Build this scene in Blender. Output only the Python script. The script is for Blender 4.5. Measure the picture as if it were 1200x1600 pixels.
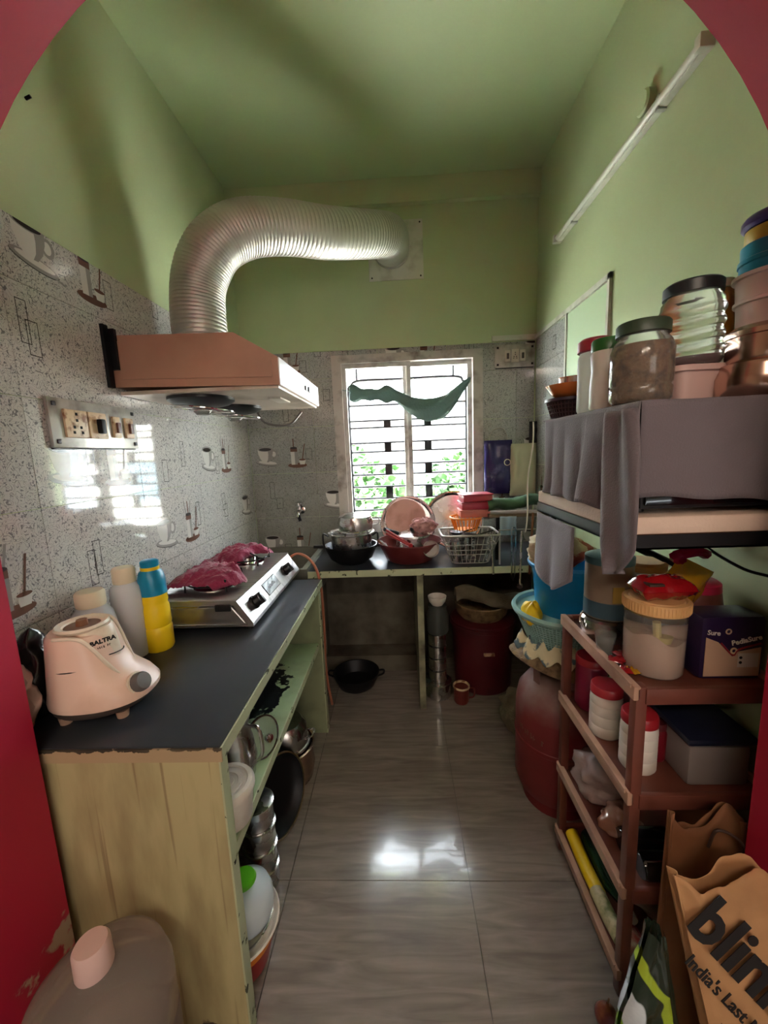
import bpy, bmesh, math, random
from mathutils import Vector, Matrix, noise
random.seed(7)
PI = math.pi
S = bpy.context.scene
C = S.collection
for o in list(bpy.data.objects): bpy.data.objects.remove(o)

# ------------------------------------------------------------ camera
F = Vector((-0.04124, 0.98764, -0.15121)); R_ = Vector((0.99855, 0.03549, -0.04058)); U_ = Vector((0.03471, 0.15266, 0.98767))
cd = bpy.data.cameras.new('camera'); cam = bpy.data.objects.new('camera', cd); C.objects.link(cam)
m = Matrix((R_, U_, -F)).transposed().to_4x4(); m.translation = Vector((0, 0, 1.4111)); cam.matrix_world = m
cd.sensor_fit = 'VERTICAL'; cd.sensor_height = 36; cd.sensor_width = 27; cd.lens = 610.735 / 1600 * 36
cd.clip_start = 0.02; cd.clip_end = 200
S.camera = cam
S.view_settings.view_transform = 'Standard'; S.view_settings.look = 'None'
S.view_settings.exposure = 0.55; S.view_settings.gamma = 1; S.view_settings.use_curve_mapping = False

# ------------------------------------------------------------ daylight
W = bpy.data.worlds.new('sky'); S.world = W; W.use_nodes = True
bg = W.node_tree.nodes['Background']; bg.inputs[0].default_value = (0.86, 0.94, 1.0, 1); bg.inputs[1].default_value = 25.0
sd = bpy.data.lights.new('sun', 'SUN'); sd.energy = 150; sd.angle = 0.02; sd.color = (1, .98, .94)
so = bpy.data.objects.new('sun', sd); C.objects.link(so); so.rotation_euler = (math.radians(12), math.radians(38), 0)
# tube lamp behind the camera (fixture is built further down) and an added fill light
def area(name, loc, rot, sx, sy, e, col):
    l = bpy.data.lights.new(name, 'AREA'); l.shape = 'RECTANGLE'; l.size = sx; l.size_y = sy; l.energy = e; l.color = col
    o = bpy.data.objects.new(name, l); C.objects.link(o); o.location = loc; o.rotation_euler = rot; return o
area('tube_lamp_glow', (-.2, -1.3, 2.55), (math.radians(50), 0, 0), 1.2, .12, 15, (1, .82, .66))
area('rear_fill_light', (1.0, -1.9, 1.6), (math.radians(88), 0, math.radians(20)), 1.0, 1.2, 15, (1, .90, .80))  # fill added to brighten the near side, no window is built here

# ------------------------------------------------------------ mesh helpers
class MB:
    def __init__(s): s.v = []; s.f = []; s.m = []
    def add(s, vs, fs, mi=0):
        b = len(s.v); s.v += [tuple(p) for p in vs]
        for f in fs: s.f.append([b + i for i in f]); s.m.append(mi)
        return s
    def box(s, x0, x1, y0, y1, z0, z1, mi=0, bev=0):
        if bev:
            bm = bmesh.new(); bmesh.ops.create_cube(bm, size=1)
            for v in bm.verts: v.co = Vector(((x0+x1)/2 + v.co.x*(x1-x0), (y0+y1)/2 + v.co.y*(y1-y0), (z0+z1)/2 + v.co.z*(z1-z0)))
            bmesh.ops.bevel(bm, geom=bm.edges[:], offset=bev, segments=2, affect='EDGES', profile=.6)
            bm.verts.ensure_lookup_table(); bm.verts.index_update()
            s.add([v.co[:] for v in bm.verts], [[v.index for v in f.verts] for f in bm.faces], mi); bm.free(); return s
        return s.add([(x0,y0,z0),(x1,y0,z0),(x1,y1,z0),(x0,y1,z0),(x0,y0,z1),(x1,y0,z1),(x1,y1,z1),(x0,y1,z1)],
                     [(0,3,2,1),(4,5,6,7),(0,1,5,4),(1,2,6,5),(2,3,7,6),(3,0,4,7)], mi)
    def prism(s, poly, a, b, axis='z', mi=0):
        n = len(poly)
        def P(p, t):
            return {'z': (p[0], p[1], t), 'y': (p[0], t, p[1]), 'x': (t, p[0], p[1])}[axis]
        vs = [P(p, a) for p in poly] + [P(p, b) for p in poly]
        fs = [list(range(n)), list(range(2*n-1, n-1, -1))] + [(i, n+i, n+(i+1) % n, (i+1) % n) for i in range(n)]
        return s.add(vs, fs, mi)
    def lathe(s, prof, seg=32, c=(0,0,0), mi=0, sx=1, sy=1, mat=None, wav=None):
        vs = []; fs = []; n = len(prof)
        for r, z in prof:
            for k in range(seg):
                a = 2*PI*k/seg; rr = max(r, 1e-5); zz = z
                if wav: rr, zz = wav(rr, z, a)
                p = Vector((rr*math.cos(a)*sx, rr*math.sin(a)*sy, zz))
                if mat: p = mat @ p
                vs.append((p.x+c[0], p.y+c[1], p.z+c[2]))
        for i in range(n-1):
            for k in range(seg):
                k2 = (k+1) % seg; fs.append((i*seg+k, i*seg+k2, (i+1)*seg+k2, (i+1)*seg+k))
        if prof[0][0] > 1e-4 and not (abs(prof[0][0]-prof[-1][0]) < 1e-6 and abs(prof[0][1]-prof[-1][1]) < 1e-6): fs.append(list(range(seg-1, -1, -1)))
        if prof[-1][0] > 1e-4 and len(prof) > 1 and not (abs(prof[0][0]-prof[-1][0]) < 1e-6 and abs(prof[0][1]-prof[-1][1]) < 1e-6) and s_cap: fs.append([(n-1)*seg+k for k in range(seg)])
        return s.add(vs, fs, mi)
    def tube(s, pts, r, seg=8, mi=0, closed=False, rf=None):
        pts = [Vector(p) for p in pts]; n = len(pts); vs = []; fs = []
        up = None
        for i, p in enumerate(pts):
            if closed: t = pts[(i+1) % n] - pts[i-1]
            else: t = pts[min(i+1, n-1)] - pts[max(i-1, 0)]
            t.normalize()
            if up is None:
                up = Vector((0,0,1)) if abs(t.z) < .9 else Vector((1,0,0))
            a = up - t*up.dot(t); a.normalize(); b = t.cross(a); up = a
            rr = rf(i/(n-1)) if rf else r
            for k in range(seg):
                th = 2*PI*k/seg; q = p + a*math.cos(th)*rr + b*math.sin(th)*rr; vs.append(q[:])
        m_ = n if closed else n-1
        for i in range(m_):
            j = (i+1) % n
            for k in range(seg):
                k2 = (k+1) % seg; fs.append((i*seg+k, i*seg+k2, j*seg+k2, j*seg+k))
        if not closed: fs += [list(range(seg-1, -1, -1)), [(n-1)*seg+k for k in range(seg)]]
        return s.add(vs, fs, mi)
    def grid(s, nu, nv, fn, mi=0):
        vs = [tuple(fn(i/nu, j/nv)) for j in range(nv+1) for i in range(nu+1)]
        fs = [(j*(nu+1)+i, j*(nu+1)+i+1, (j+1)*(nu+1)+i+1, (j+1)*(nu+1)+i) for j in range(nv) for i in range(nu)]
        return s.add(vs, fs, mi)
s_cap = True
def spline(cp, n):
    cp = [Vector(p) for p in cp]; out = []
    P = [2*cp[0]-cp[1]] + cp + [2*cp[-1]-cp[-2]]; seg = len(cp)-1
    for i in range(n+1):
        t = i/n*seg; k = min(int(t), seg-1); u = t-k; a, b, c, d = P[k:k+4]
        out.append(.5*((2*b) + (c-a)*u + (2*a-5*b+4*c-d)*u*u + (3*b-a-3*c+d)*u**3))
    return out
def part(name, mb, mats, parent=None, smooth=True, solid=0, ang=40, label=None, sub=0):
    me = bpy.data.meshes.new(name); me.from_pydata(mb.v, [], mb.f)
    if not isinstance(mats, (list, tuple)): mats = [mats]
    for mt in mats: me.materials.append(mt)
    me.polygons.foreach_set('material_index', mb.m)
    bm = bmesh.new(); bm.from_mesh(me); bmesh.ops.recalc_face_normals(bm, faces=bm.faces[:]); bm.to_mesh(me); bm.free()
    if smooth:
        me.polygons.foreach_set('use_smooth', [True]*len(me.polygons)); me.set_sharp_from_angle(angle=math.radians(ang))
    o = bpy.data.objects.new(name, me); C.objects.link(o)
    if parent is not None: o.parent = parent
    if solid:
        md = o.modifiers.new('thickness', 'SOLIDIFY'); md.thickness = solid; md.offset = 0
    if sub:
        md = o.modifiers.new('smooth', 'SUBSURF'); md.levels = sub; md.render_levels = sub
    if label: o['label'] = label
    return o
def tag(o, label, cat, group=None, kind=None):
    o['label'] = label; o['category'] = cat
    if group: o['group'] = group
    if kind: o['kind'] = kind
    return o
def thing(name, label, cat, loc=(0,0,0), rz=0, group=None):
    o = bpy.data.objects.new(name, None); C.objects.link(o); o.location = loc; o.rotation_euler = (0, 0, rz); o.empty_display_size = .05
    return tag(o, label, cat, group)
def struct(name, mb, mats, parent=None, **k):
    o = part(name, mb, mats, parent, **k)
    if parent is None: o['kind'] = 'structure'
    return o
def text_mesh(s, size, M, thick=.0006, shear=0, bold=0):
    cu = bpy.data.curves.new('t', 'FONT'); cu.body = s; cu.size = size; cu.extrude = thick; cu.offset = bold; cu.shear = shear
    cu.align_x = 'CENTER'; cu.align_y = 'CENTER'; cu.resolution_u = 3
    o = bpy.data.objects.new('t', cu); C.objects.link(o); bpy.context.view_layer.update()
    me = bpy.data.meshes.new_from_object(o); vs = [M @ v.co for v in me.vertices]; fs = [list(p.vertices) for p in me.polygons]
    bpy.data.objects.remove(o); bpy.data.curves.remove(cu); bpy.data.meshes.remove(me)
    mb = MB(); mb.add(vs, fs); return mb
def frame(o, u, v):  # matrix: text x -> u, text y -> v at o
    u = Vector(u).normalized(); v = Vector(v); v = (v - u*v.dot(u)).normalized(); w = u.cross(v)
    M = Matrix((u, v, w)).transposed().to_4x4(); M.translation = Vector(o); return M
def scribble(M, w, h, n, seed, thick=.0006):   # illegible small print: a row of short strokes on plane M
    rr = random.Random(seed); mb = MB(); x = -w/2; st = w/n
    for k in range(n):
        if rr.random() < .12: x += st; continue
        a = rr.uniform(.25, .5)*st; y0 = -h*rr.uniform(.3, .5); y1 = h*rr.uniform(.2, .5)
        mb.box(x, x+a, y0, y1, 0, thick)
        if rr.random() < .6: yy = rr.uniform(y0, y1*.8); mb.box(x, x+st*.75, yy, yy+h*.16, 0, thick)
        x += st
    mb.v = [tuple(M @ Vector(p)) for p in mb.v]; return mb
def rotm(ax, deg): return Matrix.Rotation(math.radians(deg), 4, ax)

# ------------------------------------------------------------ materials
def srgb(r, g, b): return tuple(((c/255+.055)/1.055)**2.4 if c > 10 else c/255/12.92 for c in (r, g, b)) + (1,)
def mat(name, col, rough=.5, metal=0, trans=0, dirt=None, dsc=8, dlo=.45, dhi=.7, bump=0, bsc=60, rvar=0, ior=1.45, emit=None, coat=0, alpha=1, stretch=(1,1,1), sheen=0):
    M = bpy.data.materials.new(name); M.use_nodes = True; nt = M.node_tree; N = nt.nodes; L = nt.links
    p = N['Principled BSDF']; p.inputs['Base Color'].default_value = col; p.inputs['Roughness'].default_value = rough
    p.inputs['Metallic'].default_value = metal; p.inputs['Transmission Weight'].default_value = trans; p.inputs['IOR'].default_value = ior
    p.inputs['Coat Weight'].default_value = coat; p.inputs['Alpha'].default_value = alpha; p.inputs['Sheen Weight'].default_value = sheen
    if emit: p.inputs['Emission Color'].default_value = col; p.inputs['Emission Strength'].default_value = emit
    tc = N.new('ShaderNodeTexCoord'); mp = N.new('ShaderNodeMapping'); mp.inputs['Scale'].default_value = stretch; L.new(tc.outputs['Object'], mp.inputs[0])
    if dirt:
        n = N.new('ShaderNodeTexNoise'); n.inputs['Scale'].default_value = dsc; n.inputs['Detail'].default_value = 6; L.new(mp.outputs[0], n.inputs['Vector'])
        r = N.new('ShaderNodeMapRange'); r.inputs[1].default_value = dlo; r.inputs[2].default_value = dhi; L.new(n.outputs[0], r.inputs[0])
        x = N.new('ShaderNodeMix'); x.data_type = 'RGBA'; x.inputs[6].default_value = col; x.inputs[7].default_value = dirt
        L.new(r.outputs[0], x.inputs[0]); L.new(x.outputs[2], p.inputs['Base Color'])
        if rvar:
            r2 = N.new('ShaderNodeMapRange'); r2.inputs[3].default_value = rough; r2.inputs[4].default_value = rough+rvar
            L.new(r.outputs[0], r2.inputs[0]); L.new(r2.outputs[0], p.inputs['Roughness'])
    if bump:
        n = N.new('ShaderNodeTexNoise'); n.inputs['Scale'].default_value = bsc; n.inputs['Detail'].default_value = 4; L.new(mp.outputs[0], n.inputs['Vector'])
        b = N.new('ShaderNodeBump'); b.inputs['Strength'].default_value = bump; b.inputs['Distance'].default_value = .01
        L.new(n.outputs[0], b.inputs['Height']); L.new(b.outputs[0], p.inputs['Normal'])
    return M
class NG:
    def __init__(s, M): s.nt = M.node_tree; s.N = s.nt.nodes; s.L = s.nt.links; s.p = s.N['Principled BSDF']
    def n(s, t, ins=None, **pr):
        x = s.N.new('ShaderNode'+t)
        for k, v in pr.items(): setattr(x, k, v)
        for k, v in (ins or {}).items():
            if hasattr(v, 'is_output') or isinstance(v, bpy.types.NodeSocket): s.L.new(v, x.inputs[k])
            else: x.inputs[k].default_value = v
        return x
    def math(s, op, a, b=0.0, c=0.0): return s.n('Math', {0: a, 1: b, 2: c}, operation=op).outputs[0]
    def ramp(s, a, lo, hi, o0=0., o1=1.): return s.n('MapRange', {0: a, 1: lo, 2: hi, 3: o0, 4: o1}).outputs[0]
    def mix(s, f, a, b): return s.n('Mix', {0: f, 6: a, 7: b}, data_type='RGBA').outputs[2]

GREEN = srgb(182, 196, 152)
M_green = mat('green_paint', GREEN, .42, dirt=srgb(172, 186, 142), dsc=2.2, dlo=.4, dhi=.75, bump=.06, bsc=30)
M_ceil = mat('ceiling_paint', srgb(184, 202, 154), .55, dirt=srgb(174, 192, 144), dsc=1.5, dlo=.4, dhi=.8, bump=.05, bsc=25)
M_cream = mat('cream_paint', srgb(215, 205, 180), .7)
M_white = mat('white_paint', srgb(205, 205, 192), .5, dirt=srgb(150, 148, 130), dsc=9, dlo=.5, dhi=.8)
M_wood = mat('window_frame_paint', srgb(186, 180, 174), .5, dirt=srgb(120, 108, 100), dsc=12, dlo=.5, dhi=.75)

def tile_mat(name, base, line, grime=None):
    M = mat(name, base, .07, coat=.3); g = NG(M)
    tc = g.n('TexCoord'); v = tc.outputs['Object']
    wn = g.n('TexNoise', {'Vector': v, 'Scale': 46., 'Detail': .6, 'Distortion': 2.6})
    a = g.math('ABSOLUTE', g.math('SUBTRACT', wn.outputs[0], .5)); ln = g.ramp(a, .020, .038, 1., 0.)
    vo = g.n('TexVoronoi', {'Vector': v, 'Scale': 58.}); dot = g.ramp(vo.outputs['Distance'], .14, .20, 1., 0.)
    k = g.math('MULTIPLY', g.math('MAXIMUM', ln, dot), .8)
    c = g.mix(k, base, line)
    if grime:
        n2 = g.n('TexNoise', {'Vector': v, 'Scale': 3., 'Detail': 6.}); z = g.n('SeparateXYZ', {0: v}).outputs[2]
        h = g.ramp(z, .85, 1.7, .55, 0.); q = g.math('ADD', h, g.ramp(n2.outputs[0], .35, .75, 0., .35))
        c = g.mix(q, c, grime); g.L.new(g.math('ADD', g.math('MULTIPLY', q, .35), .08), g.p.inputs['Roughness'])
    g.L.new(c, g.p.inputs['Base Color']); return M
M_tileL = tile_mat('scroll_tile', srgb(205, 203, 198), srgb(92, 92, 98))
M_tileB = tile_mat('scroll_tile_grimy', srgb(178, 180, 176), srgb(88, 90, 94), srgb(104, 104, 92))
M_grout = mat('grout', srgb(120, 116, 108), .9)

def floor_mat():
    M = mat('floor_stone', srgb(150, 141, 130), .1, coat=.2); g = NG(M); v = g.n('TexCoord').outputs['Object']
    mp = g.n('Mapping', {0: v, 'Scale': (1.6, 14., 1.)}).outputs[0]
    a = g.n('TexNoise', {'Vector': mp, 'Scale': 2.2, 'Detail': 8., 'Distortion': 1.2}).outputs[0]
    c = g.mix(g.ramp(a, .3, .7), srgb(146, 137, 127), srgb(116, 107, 99))
    b = g.n('TexNoise', {'Vector': v, 'Scale': 5., 'Detail': 6.}).outputs[0]
    c = g.mix(g.ramp(b, .5, .8, 0., .5), c, srgb(104, 96, 88)); g.L.new(c, g.p.inputs['Base Color'])
    g.L.new(g.ramp(b, .3, .8, .09, .28), g.p.inputs['Roughness']); return M
M_floor = floor_mat()

def chipped(name, paint, under, sc, lo, hi, rough=.4, z0=None, z1=None, axis=2):
    M = mat(name, paint, rough); g = NG(M); v = g.n('TexCoord').outputs['Object']
    a = g.n('TexNoise', {'Vector': v, 'Scale': sc, 'Detail': 8., 'Roughness': .6}).outputs[0]
    if z0 is not None:
        z = g.n('SeparateXYZ', {0: v}).outputs[axis]; a = g.math('ADD', a, g.ramp(z, z0, z1, .25, -.3))
    k = g.ramp(a, lo, hi); c = g.mix(k, paint, under)
    b = g.n('TexNoise', {'Vector': v, 'Scale': 3., 'Detail': 5.}).outputs[0]
    c = g.mix(g.ramp(b, .4, .75, 0., .35), c, tuple(x*.6 for x in paint[:3])+(1,)); g.L.new(c, g.p.inputs['Base Color'])
    g.L.new(g.math('ADD', g.math('MULTIPLY', k, .4), rough), g.p.inputs['Roughness'])
    bp = g.n('Bump', {'Strength': .4, 'Distance': .004, 'Height': k}, invert=True); g.L.new(bp.outputs[0], g.p.inputs['Normal'])
    return M
M_red = chipped('red_paint', srgb(170, 24, 54), srgb(176, 156, 130), 7, .50, .53, .5, .05, .72)
M_slab = mat('black_stone', srgb(40, 44, 50), .36, dirt=srgb(50, 53, 58), dsc=5, dlo=.4, dhi=.7, rvar=.08, bump=.02, bsc=200)
M_edge = chipped('pale_green_edge', srgb(178, 184, 148), srgb(22, 22, 20), 26, .60, .63, .5)
M_edgetan = chipped('tan_edge', srgb(178, 154, 120), srgb(24, 22, 20), 26, .60, .63, .5, .799, .778)
M_shelf = mat('green_shelf', srgb(158, 178, 138), .35)
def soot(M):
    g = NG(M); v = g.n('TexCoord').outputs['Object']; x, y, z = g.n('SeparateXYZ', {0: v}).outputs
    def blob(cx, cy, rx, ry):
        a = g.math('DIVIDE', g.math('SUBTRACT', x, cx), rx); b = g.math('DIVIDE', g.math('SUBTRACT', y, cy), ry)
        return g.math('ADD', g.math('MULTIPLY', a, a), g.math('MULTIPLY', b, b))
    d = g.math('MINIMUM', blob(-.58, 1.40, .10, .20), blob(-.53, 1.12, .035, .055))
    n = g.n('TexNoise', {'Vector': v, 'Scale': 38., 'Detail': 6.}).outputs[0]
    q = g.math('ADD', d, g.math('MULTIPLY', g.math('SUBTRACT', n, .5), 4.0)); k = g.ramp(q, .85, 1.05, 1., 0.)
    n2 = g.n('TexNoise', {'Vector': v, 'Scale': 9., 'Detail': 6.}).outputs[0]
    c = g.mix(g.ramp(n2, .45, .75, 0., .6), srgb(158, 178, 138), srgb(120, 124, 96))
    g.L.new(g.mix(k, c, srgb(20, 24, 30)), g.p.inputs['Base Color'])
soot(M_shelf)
def panel_mat():
    M = mat('cream_panel', srgb(186, 166, 116), .45); g = NG(M); v = g.n('TexCoord').outputs['Object']; x, y, z = g.n('SeparateXYZ', {0: v}).outputs
    n = g.n('TexNoise', {'Vector': g.n('Mapping', {0: v, 'Scale': (7., 7., 1.5)}).outputs[0], 'Scale': 2., 'Detail': 7.}).outputs[0]
    c = g.mix(g.ramp(n, .42, .72), srgb(180, 168, 124), srgb(140, 124, 88))
    s = g.n('TexNoise', {'Vector': g.n('Mapping', {0: v, 'Scale': (60., 60., 1.2)}).outputs[0], 'Scale': 1., 'Detail': 2.}).outputs[0]
    c = g.mix(g.ramp(s, .66, .72, 0., .55), c, srgb(110, 82, 56))
    b = g.math('ADD', g.ramp(z, .0, .07, .5, 0.), g.n('TexNoise', {'Vector': v, 'Scale': 14., 'Detail': 6.}).outputs[0])
    k = g.ramp(b, .82, .86); c = g.mix(k, c, srgb(52, 34, 30)); g.L.new(c, g.p.inputs['Base Color']); return M
M_panel = panel_mat()
M_steel = mat('stainless', (.62, .61, .60, 1), .22, 1, dirt=(.42, .40, .38, 1), dsc=14, rvar=.15)
M_steelb = mat('brushed_steel', (.66, .65, .64, 1), .3, 1, dirt=(.5, .49, .48, 1), dsc=10, rvar=.15, stretch=(1, 12, 1))
M_chrome = mat('chrome', (.8, .8, .8, 1), .08, 1)
M_alu = mat('aluminium_foil', (.62, .60, .56, 1), .48, .75, dirt=(.50, .48, .44, 1), dsc=5, dlo=.4, dhi=.8, bump=.15, bsc=50)
M_warmmetal = mat('warm_metal', (.62, .42, .34, 1), .22, 1, dirt=(.35, .24, .2, 1), dsc=8)  # copper reflections of the steel tins are painted into this metal colour
M_black = mat('black_plastic', srgb(22, 22, 24), .35)
M_darkiron = mat('dark_iron', srgb(34, 34, 36), .45, .6)
M_bake = mat('hood_pink_brown', srgb(164, 124, 102), .38, dirt=srgb(146, 108, 88), dsc=4)
M_hoodu = mat('hood_under', srgb(196, 184, 168), .35, .3, dirt=srgb(140, 124, 104), dsc=6)
M_cloth = mat('grey_cloth', srgb(108, 99, 103), .95, bump=.25, bsc=260, dirt=srgb(94, 85, 89), dsc=4, sheen=.2)
M_maroon = mat('maroon_cloth', srgb(130, 32, 66), .9, bump=.5, bsc=90, sheen=.3)
M_foam = mat('foam_board', srgb(214, 190, 172), .85, bump=.3, bsc=120)
M_rackr = mat('rack_brown', srgb(108, 60, 48), .42, dirt=srgb(78, 44, 36), dsc=7)
M_rackt = mat('rack_tan', srgb(176, 140, 118), .42, dirt=srgb(140, 104, 84), dsc=7)
M_redp = mat('red_plastic', srgb(152, 30, 38), .35)
M_cyl = mat('cylinder_paint', srgb(116, 38, 40), .5)
def dusty(M):
    g = NG(M); v = g.n('TexCoord').outputs['Object']; z = g.n('SeparateXYZ', {0: v}).outputs[2]
    n = g.n('TexNoise', {'Vector': v, 'Scale': 12., 'Detail': 7.}).outputs[0]
    k = g.math('MULTIPLY', g.ramp(g.math('ADD', z, g.math('MULTIPLY', n, .12)), .44, .58), g.ramp(n, .2, .6, .5, 1.))
    c = g.mix(g.ramp(n, .5, .8, 0., .5), srgb(116, 38, 40), srgb(88, 40, 36)); g.L.new(g.mix(g.math('MULTIPLY', k, .8), c, srgb(150, 132, 124)), g.p.inputs['Base Color'])
dusty(M_cyl)
M_drum = mat('drum_red', srgb(84, 22, 28), .5, dirt=srgb(58, 18, 22), dsc=5)
M_blue = mat('blue_plastic', srgb(20, 122, 176), .35)
M_mint = mat('mint_plastic', srgb(140, 176, 170), .4)
M_yel = mat('yellow_plastic', srgb(226, 190, 20), .4)
M_teal = mat('teal_plastic', srgb(20, 124, 158), .3)
M_clear = mat('clear_plastic', (.86, .87, .83, 1), .14, trans=.92, ior=1.35)
M_frost = mat('frosted_plastic', (.90, .90, .92, 1), .38, trans=.45, ior=1.3)
M_browncl = mat('smoky_plastic', (.72, .62, .56, 1), .22, trans=.82, ior=1.2)
M_whitep = mat('white_plastic', srgb(222, 216, 206), .35, dirt=srgb(196, 186, 170), dsc=8)
M_cap = mat('ivory_cap', srgb(220, 206, 178), .5)
M_pink = mat('pink_plastic', srgb(214, 180, 172), .4)
M_mix = mat('mixer_shell', srgb(226, 194, 176), .33, dirt=srgb(196, 160, 136), dsc=6, dlo=.5, dhi=.85)
M_mixw = mat('mixer_white', srgb(222, 208, 188), .3, dirt=srgb(170, 140, 110), dsc=10, dlo=.55, dhi=.8)
M_grey = mat('grey_plastic', srgb(92, 88, 86), .4)
M_rubber = mat('dark_base', srgb(74, 64, 58), .6)
M_flour = mat('flour', srgb(222, 190, 172), .9, bump=.2, bsc=40)
M_spice = mat('brown_spice', srgb(128, 92, 58), .8, bump=.5, bsc=120, dirt=srgb(80, 54, 34), dsc=60)
M_pulse = mat('yellow_lentils', srgb(186, 150, 90), .8, bump=.6, bsc=160, dirt=srgb(120, 90, 52), dsc=90)
M_kraft = mat('kraft_paper', srgb(178, 134, 92), .8, bump=.2, bsc=24, dirt=srgb(150, 108, 72), dsc=5)
M_kraftd = mat('kraft_paper_dark', srgb(128, 84, 54), .8, bump=.2, bsc=24, dirt=srgb(108, 70, 46), dsc=5)
M_ink = mat('black_ink', srgb(20, 18, 18), .6)
M_inkb = mat('brown_ink', srgb(60, 40, 30), .6)
M_cane = mat('cane', srgb(128, 104, 72), .7, dirt=srgb(80, 60, 40), dsc=30, bump=.5, bsc=120)
M_jute = mat('jute_sack', srgb(116, 106, 84), .9, bump=.4, bsc=150, dirt=srgb(84, 74, 56), dsc=8)
M_green2 = mat('green_tarpaulin', srgb(60, 88, 60), .6, dirt=srgb(36, 56, 42), dsc=12, bump=.3, bsc=30)
M_net = mat('green_net', srgb(84, 106, 98), .8, trans=.15, bump=.4, bsc=90)
M_navy = mat('navy_packet', srgb(40, 34, 84), .25, dirt=srgb(90, 84, 130), dsc=10, dlo=.55, dhi=.7, bump=.4, bsc=18)
M_khaki = mat('khaki_bag', srgb(176, 180, 148), .7, bump=.3, bsc=18)
M_purple = mat('purple_packet', srgb(40, 27, 60), .3, bump=.15, bsc=18)
M_wrap = mat('glossy_red_wrapper', srgb(146, 20, 26), .12, bump=.5, bsc=30, coat=.6)
M_wrapy = mat('glossy_yellow_wrapper', srgb(176, 128, 26), .15, bump=.4, bsc=30, coat=.6)
M_orange = mat('orange_plastic', srgb(224, 132, 40), .4)
M_glassp = mat('window_glass', (1, 1, 1, 1), .0, trans=1, ior=1.01)
M_prw = mat('print_white', srgb(214, 212, 206), .12); M_prg = mat('print_grey', srgb(150, 148, 144), .12)
M_prd = mat('print_dark', srgb(54, 50, 50), .15); M_prb = mat('print_brown', srgb(104, 74, 62), .15)
M_tan = mat('tan_switch', srgb(214, 188, 152), .4, dirt=srgb(140, 96, 66), dsc=40, dlo=.5, dhi=.65)
M_plate = mat('switch_plate', srgb(186, 184, 178), .3, .3, dirt=srgb(140, 134, 126), dsc=16)
M_rubberhose = mat('orange_hose', srgb(168, 104, 78), .5)
M_jet = mat('dark_hole', srgb(10, 10, 10), .8)
M_lime = mat('lime_print', srgb(140, 180, 40), .3); M_limed = mat('dark_green_print', srgb(24, 48, 32), .3); M_silver = mat('silver_film', srgb(196, 204, 208), .25, .3, bump=.4, bsc=30)
M_milk = mat('milk_packet_film', srgb(150, 132, 128), .12, dirt=srgb(150, 110, 100), dsc=9, bump=.5, bsc=22, coat=.4)
M_dkglass = mat('dark_bottle', srgb(16, 16, 18), .08, coat=.5)
M_lightblue = mat('pale_blue_cloth', srgb(150, 170, 180), .8)
M_woodh = mat('wooden_handle', srgb(120, 76, 48), .6)

# ------------------------------------------------------------ room shell
XL, XR, D, H = -.954, .857, 2.52, 2.95
AY0, AY1 = .50, .72          # arch wall thickness
ob = struct('floor', MB().box(-2.6, 2.6, -2.6, 2.72, -.12, -.010), M_grout, smooth=False)
fl = ob
xs = [-.414 + .6*k for k in range(-4, 6)]; ys = [1.1 + .6*k for k in range(-6, 4)]
for xa in xs:
    for ya in ys:
        x0, x1, y0, y1 = max(xa, -2.6), min(xa+.6, 2.6), max(ya, -2.6), min(ya+.6, D)
        if y0 > .6: x0, x1 = max(x0, XL), min(x1, XR)
        if x1-x0 < .02 or y1-y0 < .02: continue
        part('floor_tile', MB().box(x0+.0012, x1-.0012, y0+.0012, y1-.0012, -.0102, 0), M_floor, fl, smooth=False)
struct('ceiling', MB().box(XL-.15, XR+.15, AY1, D+.2, H, H+.12), M_ceil, smooth=False)
struct('wall_left', MB().box(XL-.15, XL-.006, AY1, D+.2, 0, H).box(XL-.007, XL, AY1, D, 2.04, H), M_green, smooth=False)
struct('wall_right', MB().box(XR, XR+.15, AY1, D+.2, 0, H), M_green, smooth=False)
WX0, WX1, WZ0, WZ1 = -.375, .515, .915, 1.99
wb = MB()
wb.box(XL, WX0, D+.006, D+.2, 0, H).box(WX1, XR, D+.006, D+.2, 0, H).box(WX0, WX1, D+.006, D+.2, 0, WZ0).box(WX0, WX1, D+.006, D+.2, WZ1, H)
wb.box(XL, XR, D, D+.006, 2.04, H).box(XL, XR, D, D+.006, 0, .76)
struct('wall_back', wb, M_green, smooth=False)
bmm = MB().box(XL, XR, D-.035, D, 2.82, H)
struct('trim_1', bmm, M_green, smooth=False)
# arch wall between the two rooms
ac, az, ar = -.05, 1.53, .74
poly = []
aw = MB(); seg = 40
pts = [(ac - ar, 0)] + [(ac - ar*math.cos(PI*k/seg), az + ar*math.sin(PI*k/seg)) for k in range(seg+1)] + [(ac + ar, 0)]
for (x0, z0), (x1, z1) in zip(pts[:-1], pts[1:]):
    pass
out = [(-2.6, 0)] + [(-2.6 + 5.2*k/seg, H) for k in range(seg+1)] + [(2.6, 0)]
n = len(pts)
vs = [(p[0], AY0, p[1]) for p in pts] + [(p[0], AY0, p[1]) for p in out] + [(p[0], AY1, p[1]) for p in pts] + [(p[0], AY1, p[1]) for p in out]
fs = []
for i in range(n-1):
    fs += [(i, i+1, n+i+1, n+i), (2*n+i, 3*n+i, 3*n+i+1, 2*n+i+1), (i, 2*n+i, 2*n+i+1, i+1), (n+i, n+i+1, 3*n+i+1, 3*n+i)]
aw.add(vs, fs)
struct('wall_arch', aw, M_red, ang=50)
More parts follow.
